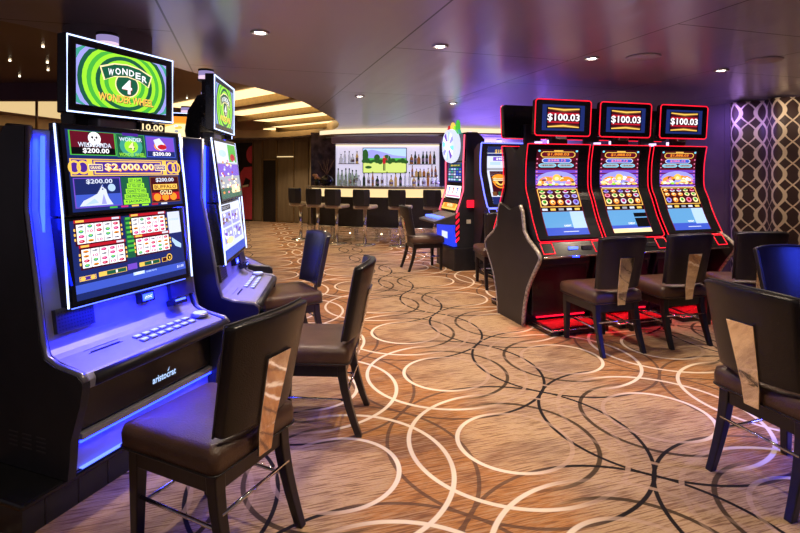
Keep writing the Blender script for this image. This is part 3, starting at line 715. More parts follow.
    a = MB(); a.box(-.05,.05,.085,.185,2.16,2.172,'black_satin'); a.lathe([(.055,2.172),(.055,2.20)],'beacon_pink',0,.135,16); a.lathe([(.055,2.20),(.055,2.235)],'beacon_lilac',0,.135,16); a.lathe([(.057,2.235),(.057,2.25)],'black_satin',0,.135,16); a.box(-.03,.03,.11,.16,2.0,2.16,'black_satin'); a.build('beacon_light', r)
    if v == 0:
        a = MB(); a.box(.12,.30,.03,.06,1.722,1.772,'black_gloss'); m2 = a.build('jackpot_meter', r)
        S = Screen(lambda p,q: (.125+.17*p, .0292, 1.725+.044*q), (0,-1,0)); S.text('10.00',.05,.95,.08,.92,'cream',1); S.build('digits', m2)
    return r
th1 = math.atan2(.938,.347)
M1 = make_dual('large blue-lit slot machine nearest the camera with a green wheel topper and panda jackpot screen', (-1.485,2.764,0), th1, 0)
th2 = math.atan2(.993,-.12)
M2 = make_dual('second blue-lit machine, seen edge-on behind the nearest one, pale reels and green topper', (-1.315,3.83,0), th2, 1)
M3 = dup(M2, (-1.72,4.92,0), th2+math.radians(27), 'third blue-lit machine, only its button deck showing past the second machine')
M7 = make_dual('distant machine with an orange and white topper screen between the two near machines', (-2.47,5.9,0), math.radians(25), 2)
# shared curved plinth under the near machines
def loc2(M, x, y):
    c, s = math.cos(M.rotation_euler.z), math.sin(M.rotation_euler.z); return (M.location.x+c*x-s*y, M.location.y+s*x+c*y)
fr = [loc2(M1,-.68,-.21),loc2(M1,.47,-.21),loc2(M2,-.46,-.21),loc2(M2,.47,-.21),loc2(M3,-.45,-.21),loc2(M3,.48,-.21)]
bk = [loc2(M3,.45,.30),loc2(M2,.2,.28),loc2(M1,.3,.26),loc2(M1,-.68,.26)]
t = thing('machine_plinth', 'low black plinth carrying the row of blue-lit machines on the left', 'plinth', (0,0,0))
a = MB(); a.prism_z(fr+bk, .115, .148, 'black_gloss'); a.build('top_slab', t, bevel=.012)
def inset(M,x,y): return loc2(M,x,y)
fr2 = [loc2(M1,-.67,-.20),loc2(M1,.47,-.20),loc2(M2,-.46,-.20),loc2(M2,.47,-.20),loc2(M3,-.45,-.17),loc2(M3,.46,-.17)]
a = MB(); a.prism_z(fr2+[loc2(M3,.42,.27),loc2(M2,.2,.25),loc2(M1,.3,.23),loc2(M1,-.67,.25)], 0, .116, 'black_cab'); a.build('base', t)
for k in range(7):
    a = MB(); x = -.58+.15*k; p = loc2(M1, x, -.202); q = loc2(M1, x+.006, -.202); p2 = loc2(M1, x, -.198); q2 = loc2(M1, x+.006, -.198)
    a.prism_z([p,q,q2,p2], .005, .112, 'black_gloss'); a.build('panel_seam', t)

# ------------------------------------------------------------------ curved-screen machines of the red bank
CURVE = [(-.003,1.748),(.028,1.58),(.036,1.42),(.028,1.31),(-.02,1.205),(-.09,1.03),(-.185,.857)]
def curve_at(b):
    t_ = b*(len(CURVE)-1); i = min(int(t_), len(CURVE)-2); f = t_-i
    p = [Vector(CURVE[min(max(i+k,0),len(CURVE)-1)]) for k in (-1,0,1,2)]
    q = .5*((2*p[1])+(-p[0]+p[2])*f+(2*p[0]-5*p[1]+4*p[2]-p[3])*f*f+(-p[0]+3*p[1]-3*p[2]+p[3])*f**3)
    return q.x, q.y
def red_reels(S, seed):
    rnd = random.Random(seed)
    S.rect(0,1,0,1,'dred',1); S.rect(0,1,.52,.80,'violet',1.1); S.rect(0,1,.80,1,'maroon',1.1)
    for j in range(9):
        S.disc(.03,.55+.045*j,.018,.007,'pink',1.5,8); S.disc(.97,.55+.045*j,.018,.007,'pink',1.5,8)
    def badge(a0,a1,b0,b1,ink,edge,s,tint):
        h = b1-b0; S.poly([(a0+.05,b0),(a1-.05,b0),(a1,b0+h*.3),(a1,b1-h*.3),(a1-.05,b1),(a0+.05,b1),(a0,b1-h*.3),(a0,b0+h*.3)],edge,1.6)
        S.poly([(a0+.06,b0+.006),(a1-.06,b0+.006),(a1-.02,b0+h*.35),(a1-.02,b1-h*.35),(a1-.06,b1-.006),(a0+.06,b1-.006),(a0+.02,b1-h*.35),(a0+.02,b0+h*.35)],ink,2.0)
        S.text(s,a0+.16*(a1-a0)+.02,a1-.16*(a1-a0)-.02,b0+h*.25,b1-h*.22,tint,2.6)
    S.disc(.06,.985,.03,.01,'cyan',1.7,8); S.disc(.95,.985,.03,.01,'cyan',1.7,8); S.rect(.40,.62,.982,.992,'gold',1.8)
    badge(.10,.92,.925,.98,'dred','gold','$1,888.03','orange'); badge(.14,.84,.87,.918,'blue','pale','$388.12','pink')
    badge(.07,.48,.822,.862,'grey','cyan','$20.00','brown'); badge(.52,.90,.822,.862,'grey','cyan','$10.00','brown')
    # golden heap with smiling faces reduced to discs
    S.disc(.5,.68,.46,.10,'lav',1.4).disc(.5,.66,.42,.075,'orange',1.5)
    for k in range(34):
        x = .5+rnd.uniform(-.42,.42); y = .60+rnd.random()*(.14-.22*abs(x-.5)); S.disc(x,y,rnd.uniform(.03,.075),rnd.uniform(.012,.03),rnd.choice(['cream','gold','pale','white','orange','pink','cream','brown']),1.7+.03*k,9)
    S.disc(.5,.70,.10,.045,'gold',2.8).disc(.5,.69,.05,.022,'cream',2.9)
    for k in range(7): S.disc(.10+.13*k,.60,.06,.02,['gold','cream','lime','gold','pale','cream','gold'][k],2.4,10)
    S.rect(.06,.94,.555,.572,'violet',2.2); S.rect(.04,.96,.528,.536,'white',2)
    # 5 x 3 symbols
    S.rect(.02,.98,.255,.515,'gold',1.6); S.rect(.04,.96,.262,.508,'maroon',1.9)
    for i in range(5):
        for j in range(3):
            x = .13+.185*i; y = .305+.082*j; k = rnd.randrange(5); c1 = ['pink','lav','cream','orange','pale'][k]; c2 = ['red','violet','green','cream','mag'][k]
            S.disc(x,y,.072,.032,c1,2.3,10); S.disc(x,y+.004,.045,.02,c2,2.6,10); S.disc(x+.01,y-.004,.02,.01,'maroon',2.9,6)
    S.rect(.02,.98,.215,.25,'k',1.8)
    for k in range(5): S.rect(.04+.19*k,.16+.19*k,.222,.242,['pale','gold','grey','pale','gold'][k],2)
    S.rect(.02,.98,0,.21,'sky',1.6); S.rect(.02,.98,0,.07,'blue',1.8); S.rect(.66,.98,.06,.21,'lbl',2.0) if seed != 8 else S.rect(.66,.98,.05,.18,'k',2.0)
    S.text('CREDIT',.45,.62,.075,.09,'white',2.4); S.rect(.4,.75,.03,.036,'pale',2.2)
    if seed == 8: S.rect(.02,.98,0,.04,'cream',2.1)
def neon_reels(S, seed):
    rnd = random.Random(3)
    S.rect(0,1,0,1,'pale',1); S.rect(0,1,.86,1,'navy',1.3); S.text('$10,000',.25,.75,.90,.96,'gold',2); S.rect(.2,.85,.79,.85,'violet',1.5); S.text('$400.00',.3,.75,.80,.84,'white',2)
    S.rect(.1,.45,.72,.77,'lbl',1.6); S.rect(.55,.9,.72,.77,'lbl',1.6); S.rect(0,.7,.60,.66,'grey',1.7)
    S.rect(.08,.68,.12,.58,'maroon',1.6); S.rect(.55,.72,.45,.66,'k',1.9)
    for k in range(11): S.rect(.78,.96,.14+.05*k,.17+.05*k,['orange','gold','cream'][k%3],1.8)
    S.disc(.38,.36,.27,.145,'orange',2).disc(.38,.36,.20,.105,'gold',2.2).rect(.10,.66,.325,.395,'brown',2.5).rect(.15,.61,.365,.385,'cream',2.7).rect(.15,.61,.335,.352,'cream',2.7)
    S.rect(0,1,0,.10,'navy',2)
    for k in range(5): S.rect(.05+.19*k,.19+.19*k,.11,.17,['brown','dgreen','brown','dgreen','navy'][k],2.2)
def jackpot_topper(S):
    S.rect(0,1,0,1,'navy',1); S.rect(.10,.90,.08,.92,'k',1.2)
    S.rect(.13,.87,.12,.88,'maroon',1.4); S.poly([(.13,.88),(.87,.88),(.87,.80),(.5,.72),(.13,.82)],'brown',1.7); S.poly([(.13,.88),(.5,.84),(.87,.88),(.87,.84),(.5,.78),(.13,.84)],'gold',1.9)
    S.poly([(.13,.12),(.87,.12),(.87,.20),(.5,.27),(.13,.18)],'brown',1.7); S.poly([(.13,.12),(.5,.16),(.87,.12),(.87,.16),(.5,.22),(.13,.16)],'gold',1.9); S.rect(.13,.87,.62,.70,'red',1.6); S.rect(.13,.87,.30,.36,'red',1.6)
    S.text('$100.03',.12,.88,.34,.66,'white',3,'k')
def make_curved(label, loc, rotz, seed, led='led_red', topper=True, group='red-lit curved-screen slot machines', lift=0., rear=False):
    r = thing('slot_machine', label, 'slot machine', loc, rotz, group)
    T = Matrix.Translation((0,0,lift))
    cv = [curve_at(k/18) for k in range(19)]
    # body behind the screen and belly below
    prof = [(y+.035,z) for y,z in cv]+[(-.15,.80),(-.02,.74),(-.02,.60),(.06,.35),(.07,.02),(.275,.02),(.275,1.66),(.16,1.74)]
    a = MB(); a.M = T; a.prism_x(prof, -.335, .335, 'black_satin'); a.build('cabinet', r)
    # curved bezel
    a = MB(); a.M = T; vs = []
    for dy in (0,.034): vs += [(x,y+dy,z) for y,z in cv for x in (-.345,.345)]
    n = len(cv); fs = []
    for k in range(n-1):
        fs += [(2*k,2*k+1,2*k+3,2*k+2),(2*n+2*k,2*n+2*k+2,2*n+2*k+3,2*n+2*k+1),(2*k,2*k+2,2*n+2*k+2,2*n+2*k),(2*k+1,2*n+2*k+1,2*n+2*k+3,2*k+3)]
    fs += [(0,2*n,2*n+1,1),(2*n-2,2*n-1,4*n-1,4*n-2)]
    a.add(vs, fs, 'black_gloss'); bz = a.build('curved_display', r)
    def fn(a_, b_):
        y, z = curve_at(.06+.90*(1-b_)); return (-.245+.475*a_, y-.0015, z+lift)
    S = Screen(fn, (0,-1,.15), gap=.0009, nb=18); (neon_reels if led == 'led_neon' else red_reels)(S, seed); S.build('screen_picture', bz)
    rim = [(-.352,y-.004,z) for y,z in cv]; a = MB(); a.M = T
    a.tube([(-.352,cv[0][0]-.004,1.752)]+rim+[(-.33,-.19,.835),(.33,-.19,.835)]+[(.352,y-.004,z) for y,z in reversed(cv)]+[(.352,cv[0][0]-.004,1.752)], (.0042 if led != 'led_neon' else .010), led, 6, closed=True); a.build('light_strip', r)
    # button deck
    a = MB(); a.M = T; a.prism_x([(-.185,.832),(-.265,.725),(-.28,.705),(-.265,.69),(-.12,.70),(-.09,.80),(-.12,.835)], -.35, .35, 'black_gloss'); dk = a.build('button_deck', r, bevel=.006)
    a = MB(); a.M = T; a.tube([(-.35,-.275,.703),(.35,-.275,.703)], .009, 'chrome', 8); a.build('deck_rail', dk)
    for x0, x1 in ((-.34,-.22),(.22,.34)):
        a = MB(); a.M = T; a.tube([(x0,-.196,.823),(x1,-.196,.823),(x1,-.262,.735),(x0,-.262,.735)], .0045, led, 6, closed=True); a.build('light_strip', dk)
    a = MB(); a.M = T; a.box(-.06,.03,-.248,-.226,.763,.785,'led_soft_blue'); a.box(.09,.19,-.25,-.22,.755,.79,'graphite'); a.build('play_button', dk)
    a = MB(); a.M = T; a.box(-.05,.02,-.285,-.281,.697,.709,'led_blue'); a.build('status_light', dk)
    # belly glow and foot platform
    a = MB(); a.M = T; a.box(-.31,.31,-.012,.062,.10,.60,'black_gloss'); a.build('belly_panel', r, bevel=.01)
    a = MB(); a.box(-.31,.31,-.33,.06,.0,.055,'black_gloss'); pf = a.build('foot_platform', r, bevel=.012)
    a = MB(); a.box(-.27,.27,-.28,-.02,.055,.060,'red_glow_paint' if led == 'led_red' else 'black_satin'); a.build('foot_plate', pf)  # plate coloured red to carry the glow on the platform top
    a = MB(); a.tube([(-.31,.0,.05),(-.31,-.325,.05),(.31,-.325,.05),(.31,.0,.05)], .008, 'chrome', 6); a.build('platform_rim', pf)
    if lift: a = MB(); a.box(-.30,.30,.0,.275,0,lift+.02,'black_satin'); a.build('base', r)
    if led == 'led_red':
        MB().box(-.27,.27,-.024,-.0145,.085,.097,'led_red_strong').build('belly_light', r); MB().box(-.28,.28,-.14,-.13,.675,.69,'led_red_strong').build('belly_light', r)
    # beacon
    a = MB(); a.M = T; a.box(-.05,.05,.10,.18,1.745,1.76,'black_satin'); a.lathe([(.038,1.76),(.038,1.80)],'candle',0,.14,14); a.lathe([(.04,1.80),(.04,1.812)],'silver_trim',0,.14,14); a.build('beacon_light', r)
    if topper:
        a = MB(); TZ0, TZ1 = 1.838, 2.188; TM = Matrix.Translation((.047,-.0,2.01)) @ Matrix.Rotation(math.radians(4),4,'X')
        w, h, k = .315, .175, .03
        def rr(w,h,k,y):
            return [(cx+k*math.cos(a0+PI/2*j/4), y, cz+k*math.sin(a0+PI/2*j/4)) for cx,cz,a0 in ((w-k,h-k,0),(-w+k,h-k,PI/2),(-w+k,-h+k,PI),(w-k,-h+k,3*PI/2)) for j in range(5)]
        a.M = TM; a.loft([rr(w,h,k,-.0),rr(w,h,k,.06)], 'black_gloss', smooth=False); tp = a.build('topper', r, bevel=.006)
        a = MB(); a.M = TM; a.tube(rr(w,h,k,.0), .005, led, 6, closed=True); a.build('light_strip', tp)
        if not rear:
            S = Screen(lambda p,q: TM @ Vector((-.24+.48*p, -.0012, -.125+.25*q)), (0,-1,0)); jackpot_topper(S); S.build('topper_picture', tp)
        a = MB(); a.box(-.05,.14,.065,.11,1.66,1.98,'black_satin'); a.box(-.02,.10,.02,.07,1.80,1.86,'chrome'); a.build('topper_post', r, bevel=.008)
    return r
def bank(s, t): return (s*U.x + t*V.y*0 + t*math.sin(AX), s*U.y - t*math.cos(AX), 0)
names = ('first','middle','last')
RL = ('red-trimmed curved-screen machine at the aisle end of its bank, jackpot topper above','red-trimmed curved-screen machine in the middle of the bank of three','red-trimmed curved-screen machine of the bank closest to the curtain')
BL = ('dark back of the machine behind the aisle-end red machine, unlit topper rear','dark back of the machine behind the middle red machine','dark back of the machine behind the curtain-side red machine')
for i, s in enumerate((2.95,3.69,4.44)):
    make_curved(RL[i], bank(s,-4.3), AX, (5,8,6)[i])
for i, s in enumerate((2.98,3.72,4.47)):
    p = bank(s,-4.3); q = (p[0]-math.sin(AX)*.56, p[1]+math.cos(AX)*.56, 0)
    make_curved(BL[i], q, AX+PI, 20+i, group='machines on the far side of the red bank', rear=True)
# shaped end panels of the bank
EP = [(.28,1.10),(.30,1.115),(.10,1.16),(.055,1.15),(.01,.911),(-.06,.84),(-.20,.76),(-.262,.71),(-.25,.66),(-.185,.58),(-.10,.455),(-.05,.374),(.0,.23),(.028,.083),(.032,0.)]
def hour():
    left = [(.28,1.10),(.19,1.13),(.085,1.155),(.045,1.10),(.012,.92),(-.06,.845),(-.20,.765),(-.262,.712),(-.25,.665),(-.185,.58),(-.10,.46),(-.05,.374),(.0,.23),(.028,.083),(.032,0.)]
    return left, [(.56-y,z) for y,z in reversed(left)]
lf, rg = hour()
for i, (s, lb) in enumerate(((2.578,'dark hourglass end panel with stone-like edging at the aisle end of the red bank'),(4.88,'dark hourglass end panel at the curtain end of the red bank'))):
    p = bank(s,-4.3); t = thing('bank_end_panel', lb, 'panel', p, AX)
    sg = 1 if i == 0 else -1
    a = MB(); a.prism_x(lf+rg[:-1], -.02, .02, 'bank_panel'); a.build('panel', t, bevel=.004)
    a = MB(); a.tube([(-.006*sg,y,z) for y,z in lf[2:]], .019, 'stone_trim', 8); a.build('edge_trim', t)
    a = MB(); a.tube([(-.006*sg,y,z) for y,z in rg[:-2]], .019, 'stone_trim', 8); a.build('edge_trim', t)

# blue-neon machine further down
make_curved('blue-neon framed machine with an orange wheel symbol, partly behind the red bank', (1.49,7.34,0), AX, 9, 'led_neon', False, 'blue-neon machine', lift=.135)

# ------------------------------------------------------------------ wheel machine
def wheel_machine():
    r = thing('wheel_slot_machine', 'tall dark machine topped by a lit prize wheel, seen from its side near the bar', 'slot machine', (.697,7.88,0), math.atan2(-.956,.294))
    a = MB(); a.box(-.365,.365,.0,.50,0,.34,'black_satin'); a.build('base', r, bevel=.01)
    pr = [(.06,.34),(.02,.60),(.05,.80),(.10,.95),(.16,1.10),(.20,1.60),(.20,2.02),(.22,2.07),(.38,2.07),(.50,1.97),(.50,.34)]
    a = MB(); a.prism_x(pr, -.35, .35, 'black_cab'); cab = a.build('cabinet', r, bevel=.008)
    a = MB(); a.box(-.33,.33,-.01,.06,.36,.68,'belly_blue'); bl = a.build('belly_panel', r, bevel=.006)
    a = MB(); a.box(-.10,.12,-.014,-.0105,.46,.56,'ink_pale'); a.build('emblem', bl)
    a = MB(); a.prism_x([(-.32,.74),(-.30,.71),(.02,.68),(.10,.80),(.06,.86),(.0,.83)], -.34,.34,'graphite'); dk = a.build('button_deck', r, bevel=.01)
    a = MB()
    for k in range(6): a.box(-.28+.095*k,-.21+.095*k,-.22,-.12,.772,.800,'led_soft_blue')
    a.build('deck_button', dk)
    def scr(z0,z1,y0,y1,fn,nm):
        a = MB(); a.prism_x([(y0-.02,z0),(y1-.02,z1),(y1+.06,z1),(y0+.06,z0)], -.31,.31,'black_gloss'); h = a.build(nm, r)
        S = Screen(lambda p,q: (-.28+.56*p, y0-.0215+(y1-y0)*q, z0+.015+(z1-z0-.03)*q), (0,-1,0)); fn(S); S.build('screen_picture', h)
    def f1(S):
        S.rect(0,1,0,1,'navy',1); S.rect(.1,.9,.8,.95,'dgreen',1.5); rnd = random.Random(2)
        for j in range(5):
            for i in range(5): S.rect(.06+.18*i,.20+.18*i,.08+.14*j,.17+.14*j,rnd.choice(['lbl','pale','teal','blue','grey']),2)
        S.text('$5,432.10',.2,.8,.84,.92,'gold',2.5)
    def f2(S):
        S.rect(0,1,0,1,'white',1); S.rect(.05,.95,.08,.2,'pink',1.4)
        for k in range(3): S.text('7',.14+.28*k,.28+.28*k,.3,.8,'red' if k == 1 else 'blue',2)
    def f3(S): S.rect(0,1,0,1,'gold',1); S.rect(.1,.9,.2,.8,'orange',1.5); S.text('WIN',.3,.7,.3,.7,'cream',2)
    scr(1.30,1.62,.18,.19,f1,'jackpot_screen'); scr(1.06,1.28,.14,.175,f2,'reel_window'); scr(.88,1.04,.07,.13,f3,'pay_panel')
    for sx in (-1,1):
        a = MB(); a.tube([(sx*.345,.17,2.03),(sx*.345,.15,1.6),(sx*.345,.15,1.2),(sx*.345,.08,.98),(sx*.345,.04,.86)], .011, 'led_pink', 6); a.build('light_strip', r)
        a = MB()
        for k in range(5): a.prism_x([(.03,.42+.09*k),(.08,.47+.09*k),(.08,.51+.09*k),(.03,.46+.09*k)], sx*.352-.006, sx*.352+.006, 'led_red')
        a.build('stripe_light', r)
    # wheel
    a = MB(); n = 36; a.M = Matrix.Translation((0,.10,1.87)) @ Matrix.Rotation(PI/2,4,'X'); a.lathe([(.25,-.05),(.265,.0),(.25,.05)], 'wheel_rim', 0,0,40); wh = a.build('prize_wheel', r)
    a = MB(); a.M = Matrix.Translation((0,.10,1.87)) @ Matrix.Rotation(PI/2,4,'X')
    ks = ['ink_pale','ink_lav','ink_white','ink_lbl','ink_pale','ink_violet','ink_white','ink_cyan']
    for k in range(16):
        a0, a1 = 2*PI*k/16, 2*PI*(k+1)/16
        a.add([(0,0,.0515),(.215*math.cos(a0),.215*math.sin(a0),.0515),(.22*math.cos((a0+a1)/2),.22*math.sin((a0+a1)/2),.0515),(.215*math.cos(a1),.215*math.sin(a1),.0515)],[(0,1,2,3)],ks[k%8])
    a.build('wheel_segments', wh)
    a = MB(); a.M = Matrix.Translation((0,.10,1.87)) @ Matrix.Rotation(PI/2,4,'X'); a.lathe([(.07,.05),(.07,.075),(.04,.085)], 'candle', 0,0,20); a.build('wheel_hub', wh)
    a = MB(); a.box(-.33,.33,.16,.24,1.63,2.06,'black_gloss'); a.build('wheel_back', r, bevel=.01)
    for x, z1, m, w in ((-.16,2.20,'ink_red',.05),(-.02,2.24,'ink_gold',.08),(.06,2.18,'ink_lime',.07),(.17,2.26,'ink_green',.06),(.22,2.12,'ink_teal',.05)):
        a = MB(); a.prism_y([(x-w,2.05),(x+w,2.05),(x+w*.7,z1-.05),(x,z1),(x-w*.7,z1-.05)], .12, .16, m); a.build('crest_feather', r)
    a = MB(); a.box(.355,.385,.20,.32,.94,1.05,'led_red'); a.build('call_light', r, bevel=.008)
    a = MB(); a.box(.3505,.354,.20,.27,.70,.76,'label_cream'); a.build('notice_plate', r)
    a = MB(); a.lathe([(.03,2.07),(.03,2.10)],'candle',0,.42,12); a.build('beacon_light', r)
    return r
wheel_machine()

# ------------------------------------------------------------------ bar
bar_line = [(-1.95,11.35),(-1.5,11.0),(-.9,10.75),(-.2,10.58),(.5,10.5),(1.2,10.5),(1.75,10.56)]
def band(line, d0, d1):
    f = []; b_ = []
    for i, p in enumerate(line):
        p0 = Vector(line[max(i-1,0)]); p1 = Vector(line[min(i+1,len(line)-1)]); t_ = (p1-p0).normalized(); nn_ = Vector((t_.y,-t_.x))
        f.append(tuple(Vector(p)+nn_*d0)); b_.append(tuple(Vector(p)+nn_*d1))
    return f+b_[::-1]
t = thing('bar_counter', 'curved dark bar with a warm lit band under its top', 'bar counter')
MB().prism_z(band(bar_line,.16,-.45), 1.11, 1.16, 'bar_top').build('counter_top', t, bevel=.008)
MB().prism_z(band(bar_line,.02,-.05), .93, 1.11, 'warm_band').build('light_band', t)
MB().prism_z(band(bar_line,0,-.40), .30, .93, 'bar_body').build('bar_front', t)
MB().prism_z(band(bar_line,.04,-.35), 0, .30, 'mirror_base').build('kick_base', t)
a = MB()
for i in range(len(bar_line)-1):
    for k in (.25,.75):
        p = Vector(bar_line[i]).lerp(Vector(bar_line[i+1]), k); a.lathe([(.010,.160),(.010,.180)], 'base_spark', p.x-.01, p.y-.055, 8)
a.build('kick_light', t)
fr_ = band(bar_line,.14,0)[:len(bar_line)]
a = MB().tube([(x,y,.30) for x,y in fr_], .022, 'chrome', 8)
a.build('foot_rail', t)
for i in (0,1,2,3,4,5): x, y = fr_[i]; MB().tube([(x,y,0),(x,y,.29)], .012, 'chrome', 8).build('rail_post', t)
# stools
def make_stool(label, loc, rotz):
    r = thing('bar_stool', label, 'bar stool', loc, rotz, 'bar stools')
    MB().lathe([(.21,0),(.21,.012),(.05,.03),(.03,.04)], 'chrome', 0,0,20).build('base', r)
    MB().lathe([(.038,.035),(.038,.73)], 'chrome', 0,0,14).build('pole', r)
    MB().box(-.19,.19,-.18,.24,.725,.80,'stool_seat').build('seat', r, bevel=.03, seg=3)
    a = MB(); rings = []
    for z, w, in ((.79,.165),(.9,.18),(1.05,.185),(1.12,.175)):
        rings.append([(-w,-.15-.03*(z-.8),z),(-w*.5,-.20-.05*(z-.8),z),(w*.5,-.20-.05*(z-.8),z),(w,-.15-.03*(z-.8),z),(w,-.19-.03*(z-.8),z),(w*.5,-.245-.05*(z-.8),z),(-w*.5,-.245-.05*(z-.8),z),(-w,-.19-.03*(z-.8),z)])
    a.loft(rings, 'vinyl_back', smooth=False); a.build('backrest', r, bevel=.015)
    return r
st = [(-2.15,11.05,-.6,'bar stool at the far end of the bar by the panelled wall'),(-1.72,10.68,-.35,'second bar stool from the far left end, beside the vase'),(-1.29,10.40,-.35,'third bar stool from the left end of the bar'),(-.70,10.20,-.35,'fourth bar stool, before the centre of the lit band'),(0.0,10.05,-.35,'fifth bar stool, standing before the right of the television'),(.68,10.0,-.35,'sixth bar stool, half hidden beside the wheel machine')]
s0 = None
for x,y,rz_,lb in st:
    if s0 is None: s0 = make_stool(lb, (x,y,0), rz_)
    else: dup(s0, (x,y,0), rz_, lb)
# back bar
BY = 12.4
struct(MB().box(-1.55,.97,BY,BY+.06,.9,2.10,'backbar').build('wall_bar'))
struct(MB().box(-1.62,1.0,BY-.35,BY+.06,2.13,2.30,'column_paint').build('bar_header', bevel=.01))
MB().box(-1.55,.95,BY-.06,BY-.01,2.105,2.125,'led_white')
a = MB().box(-1.55,.95,BY-.05,BY-.015,2.085,2.115,'warm_cove'); tag(a.build('shelf_light'), 'thin bright light strip along the top of the back bar', 'light strip')
struct(MB().box(-2.14,-1.55,BY-.15,BY+.08,0,CZ,'marble').build('wall_marble'))
struct(MB().box(.95,1.3,BY-.25,BY+.08,0,CZ,'dark_recess').build('wall_bar_side'))
t = thing('back_bar_cabinet', 'dark cabinet with bottle ledge below the lit back bar wall', 'cabinet')
MB().box(-1.55,.95,BY-.45,BY-.002,0,1.10,'bar_body').build('body', t, bevel=.006)
MB().box(-1.56,.96,BY-.47,BY-.002,1.10,1.13,'bar_top').build('top', t, bevel=.004)
for x0,x1,z,lb in ((.20,.86,1.63,'short glass bottle shelf to the right of the television'),(-1.48,-.98,1.64,'short glass bottle shelf to the left of the television'),(.24,.90,1.32,'low raised bottle step on the right of the back bar')):
    a = MB().box(x0,x1,BY-.18,BY-.002,z,z+.018,'bar_top'); tag(a.build('bottle_shelf',bevel=.003), lb, 'shelf', 'bottle shelves')
# tv
t = thing('television', 'wide television on the back bar showing a golfer on a green course', 'television', (-.37,BY-.08,1.73))
TW, THH = .535, .31
MB().box(-TW,TW,0,.05,-THH,THH,'black_gloss').build('frame', t, bevel=.006)
MB().box(-.10,.10,.05,.08,-.1,.1,'black_satin').build('wall_mount', t)
S = Screen(lambda p,q: (-TW+.018+(2*TW-.036)*p, -.001, -THH+.018+(2*THH-.036)*q), (0,-1,0), gap=.0015)
S.rect(0,1,0,1,'lbl',1); S.poly([(0,.55),(0,.85),(.2,.95),(.45,.85),(.7,.72),(1,.66),(1,.5),(0,.5)],'lav',1.3); S.rect(0,1,.40,.60,'green',1.5); S.rect(0,1,0,.42,'grass',1.7)
for k in range(14): S.disc(.02+.075*k,.47+.03*math.sin(k*2.3),.06,.08+.03*math.sin(k*1.7),'dkgrass',1.8,10)
S.disc(.05,.72,.07,.25,'dkgrass',2,12); S.disc(.32,.62,.07,.14,'dkgrass',2,12); S.disc(.55,.58,.09,.16,'dkgrass',2,12)
S.disc(.12,.22,.08,.06,'dkgrass',2.2,12)
S.rect(.465,.485,.08,.40,'k',2.5); S.rect(.495,.515,.08,.40,'k',2.5); S.rect(.455,.52,.36,.60,'red',2.7); S.poly([(.51,.58),(.56,.5),(.57,.52),(.52,.62)],'red',2.8); S.disc(.485,.645,.022,.038,'skin',2.9,12); S.disc(.487,.665,.024,.025,'red',3,12,0,PI); S.poly([(.565,.51),(.57,.52),(.60,.75),(.595,.75)],'pale',2.9)
S.build('screen_picture', t)
# bottles
def bottle_mesh(kind, m, lab):
    a = MB(); sx = {'tall': (.034,.21,.30), 'squat': (.045,.15,.23), 'slim': (.028,.22,.33), 'round': (.05,.13,.25)}[kind]
    w, s, h = sx
    a.lathe([(w*.9,0),(w,.008),(w,s*.82),(w*.8,s*.93),(.013,s+.03),(.012,h-.03)], m, 0,0,10)
    a.lathe([(.014,h-.03),(.014,h)], 'bottle_dark', 0,0,8)
    if lab: a.lathe([(w+.0008,s*.25),(w+.0008,s*.65)], 'label_cream', 0,0,10)
    o = a.build('bottle'); return o
protos = {}
def bottle(kind, m, lab, x, y, z, lb, group, sc=1):
    k = (kind, m, lab)
    if k not in protos: o = bottle_mesh(*k); protos[k] = o
    else: o = protos[k].copy(); C.objects.link(o)
    o.location = (x,y,z); o.scale = (sc,sc,sc); tag(o, lb, 'bottle', group); return o
rnd = random.Random(21)
ink = {'bottle_amber':'amber','bottle_dark':'dark','bottle_clear':'clear','bottle_green':'green','bottle_gold':'golden'}
def row(x0, x1, n, y, z, ms, where, group, kinds=('tall','squat','slim','round'), sc=1):
    for i in range(n):
        m = ms[rnd.randrange(len(ms))]; k = kinds[rnd.randrange(len(kinds))]
        od = ['first','second','third','fourth','fifth','sixth','seventh','eighth','ninth','tenth','eleventh','twelfth','thirteenth','fourteenth','fifteenth','sixteenth','seventeenth','eighteenth','nineteenth','twentieth','twenty-first','twenty-second'][i]
        bottle(k, m, rnd.random() < .55, x0+(x1-x0)*i/(n-1)+rnd.uniform(-.008,.008), y+rnd.uniform(-.01,.01), z, '%s bottle, %s from the left %s' % (ink[m], od, where), group, sc)
row(-1.40,.88,22,BY-.33,1.13,['bottle_amber','bottle_clear','bottle_gold','bottle_dark','bottle_amber','bottle_clear'],'in the front row on the back bar','front row of bottles on the back bar')
row(.30,.86,7,BY-.09,1.338,['bottle_amber','bottle_gold','bottle_amber'],'on the low right step','bottles on the low right step', sc=.85)
row(.28,.82,7,BY-.09,1.648,['bottle_dark','bottle_dark','bottle_amber'],'on the shelf right of the television','bottles on the shelf right of the television', ('tall','squat'))
row(-1.42,-1.04,5,BY-.09,1.658,['bottle_clear','bottle_gold','bottle_clear'],'on the shelf left of the television','bottles on the shelf left of the television', ('squat','tall'))
row(-1.48,-1.05,6,BY-.14,1.13,['bottle_green','bottle_clear','bottle_green'],'in the green back row left of the television','green bottles at the back left', ('slim','tall'), 1.25)
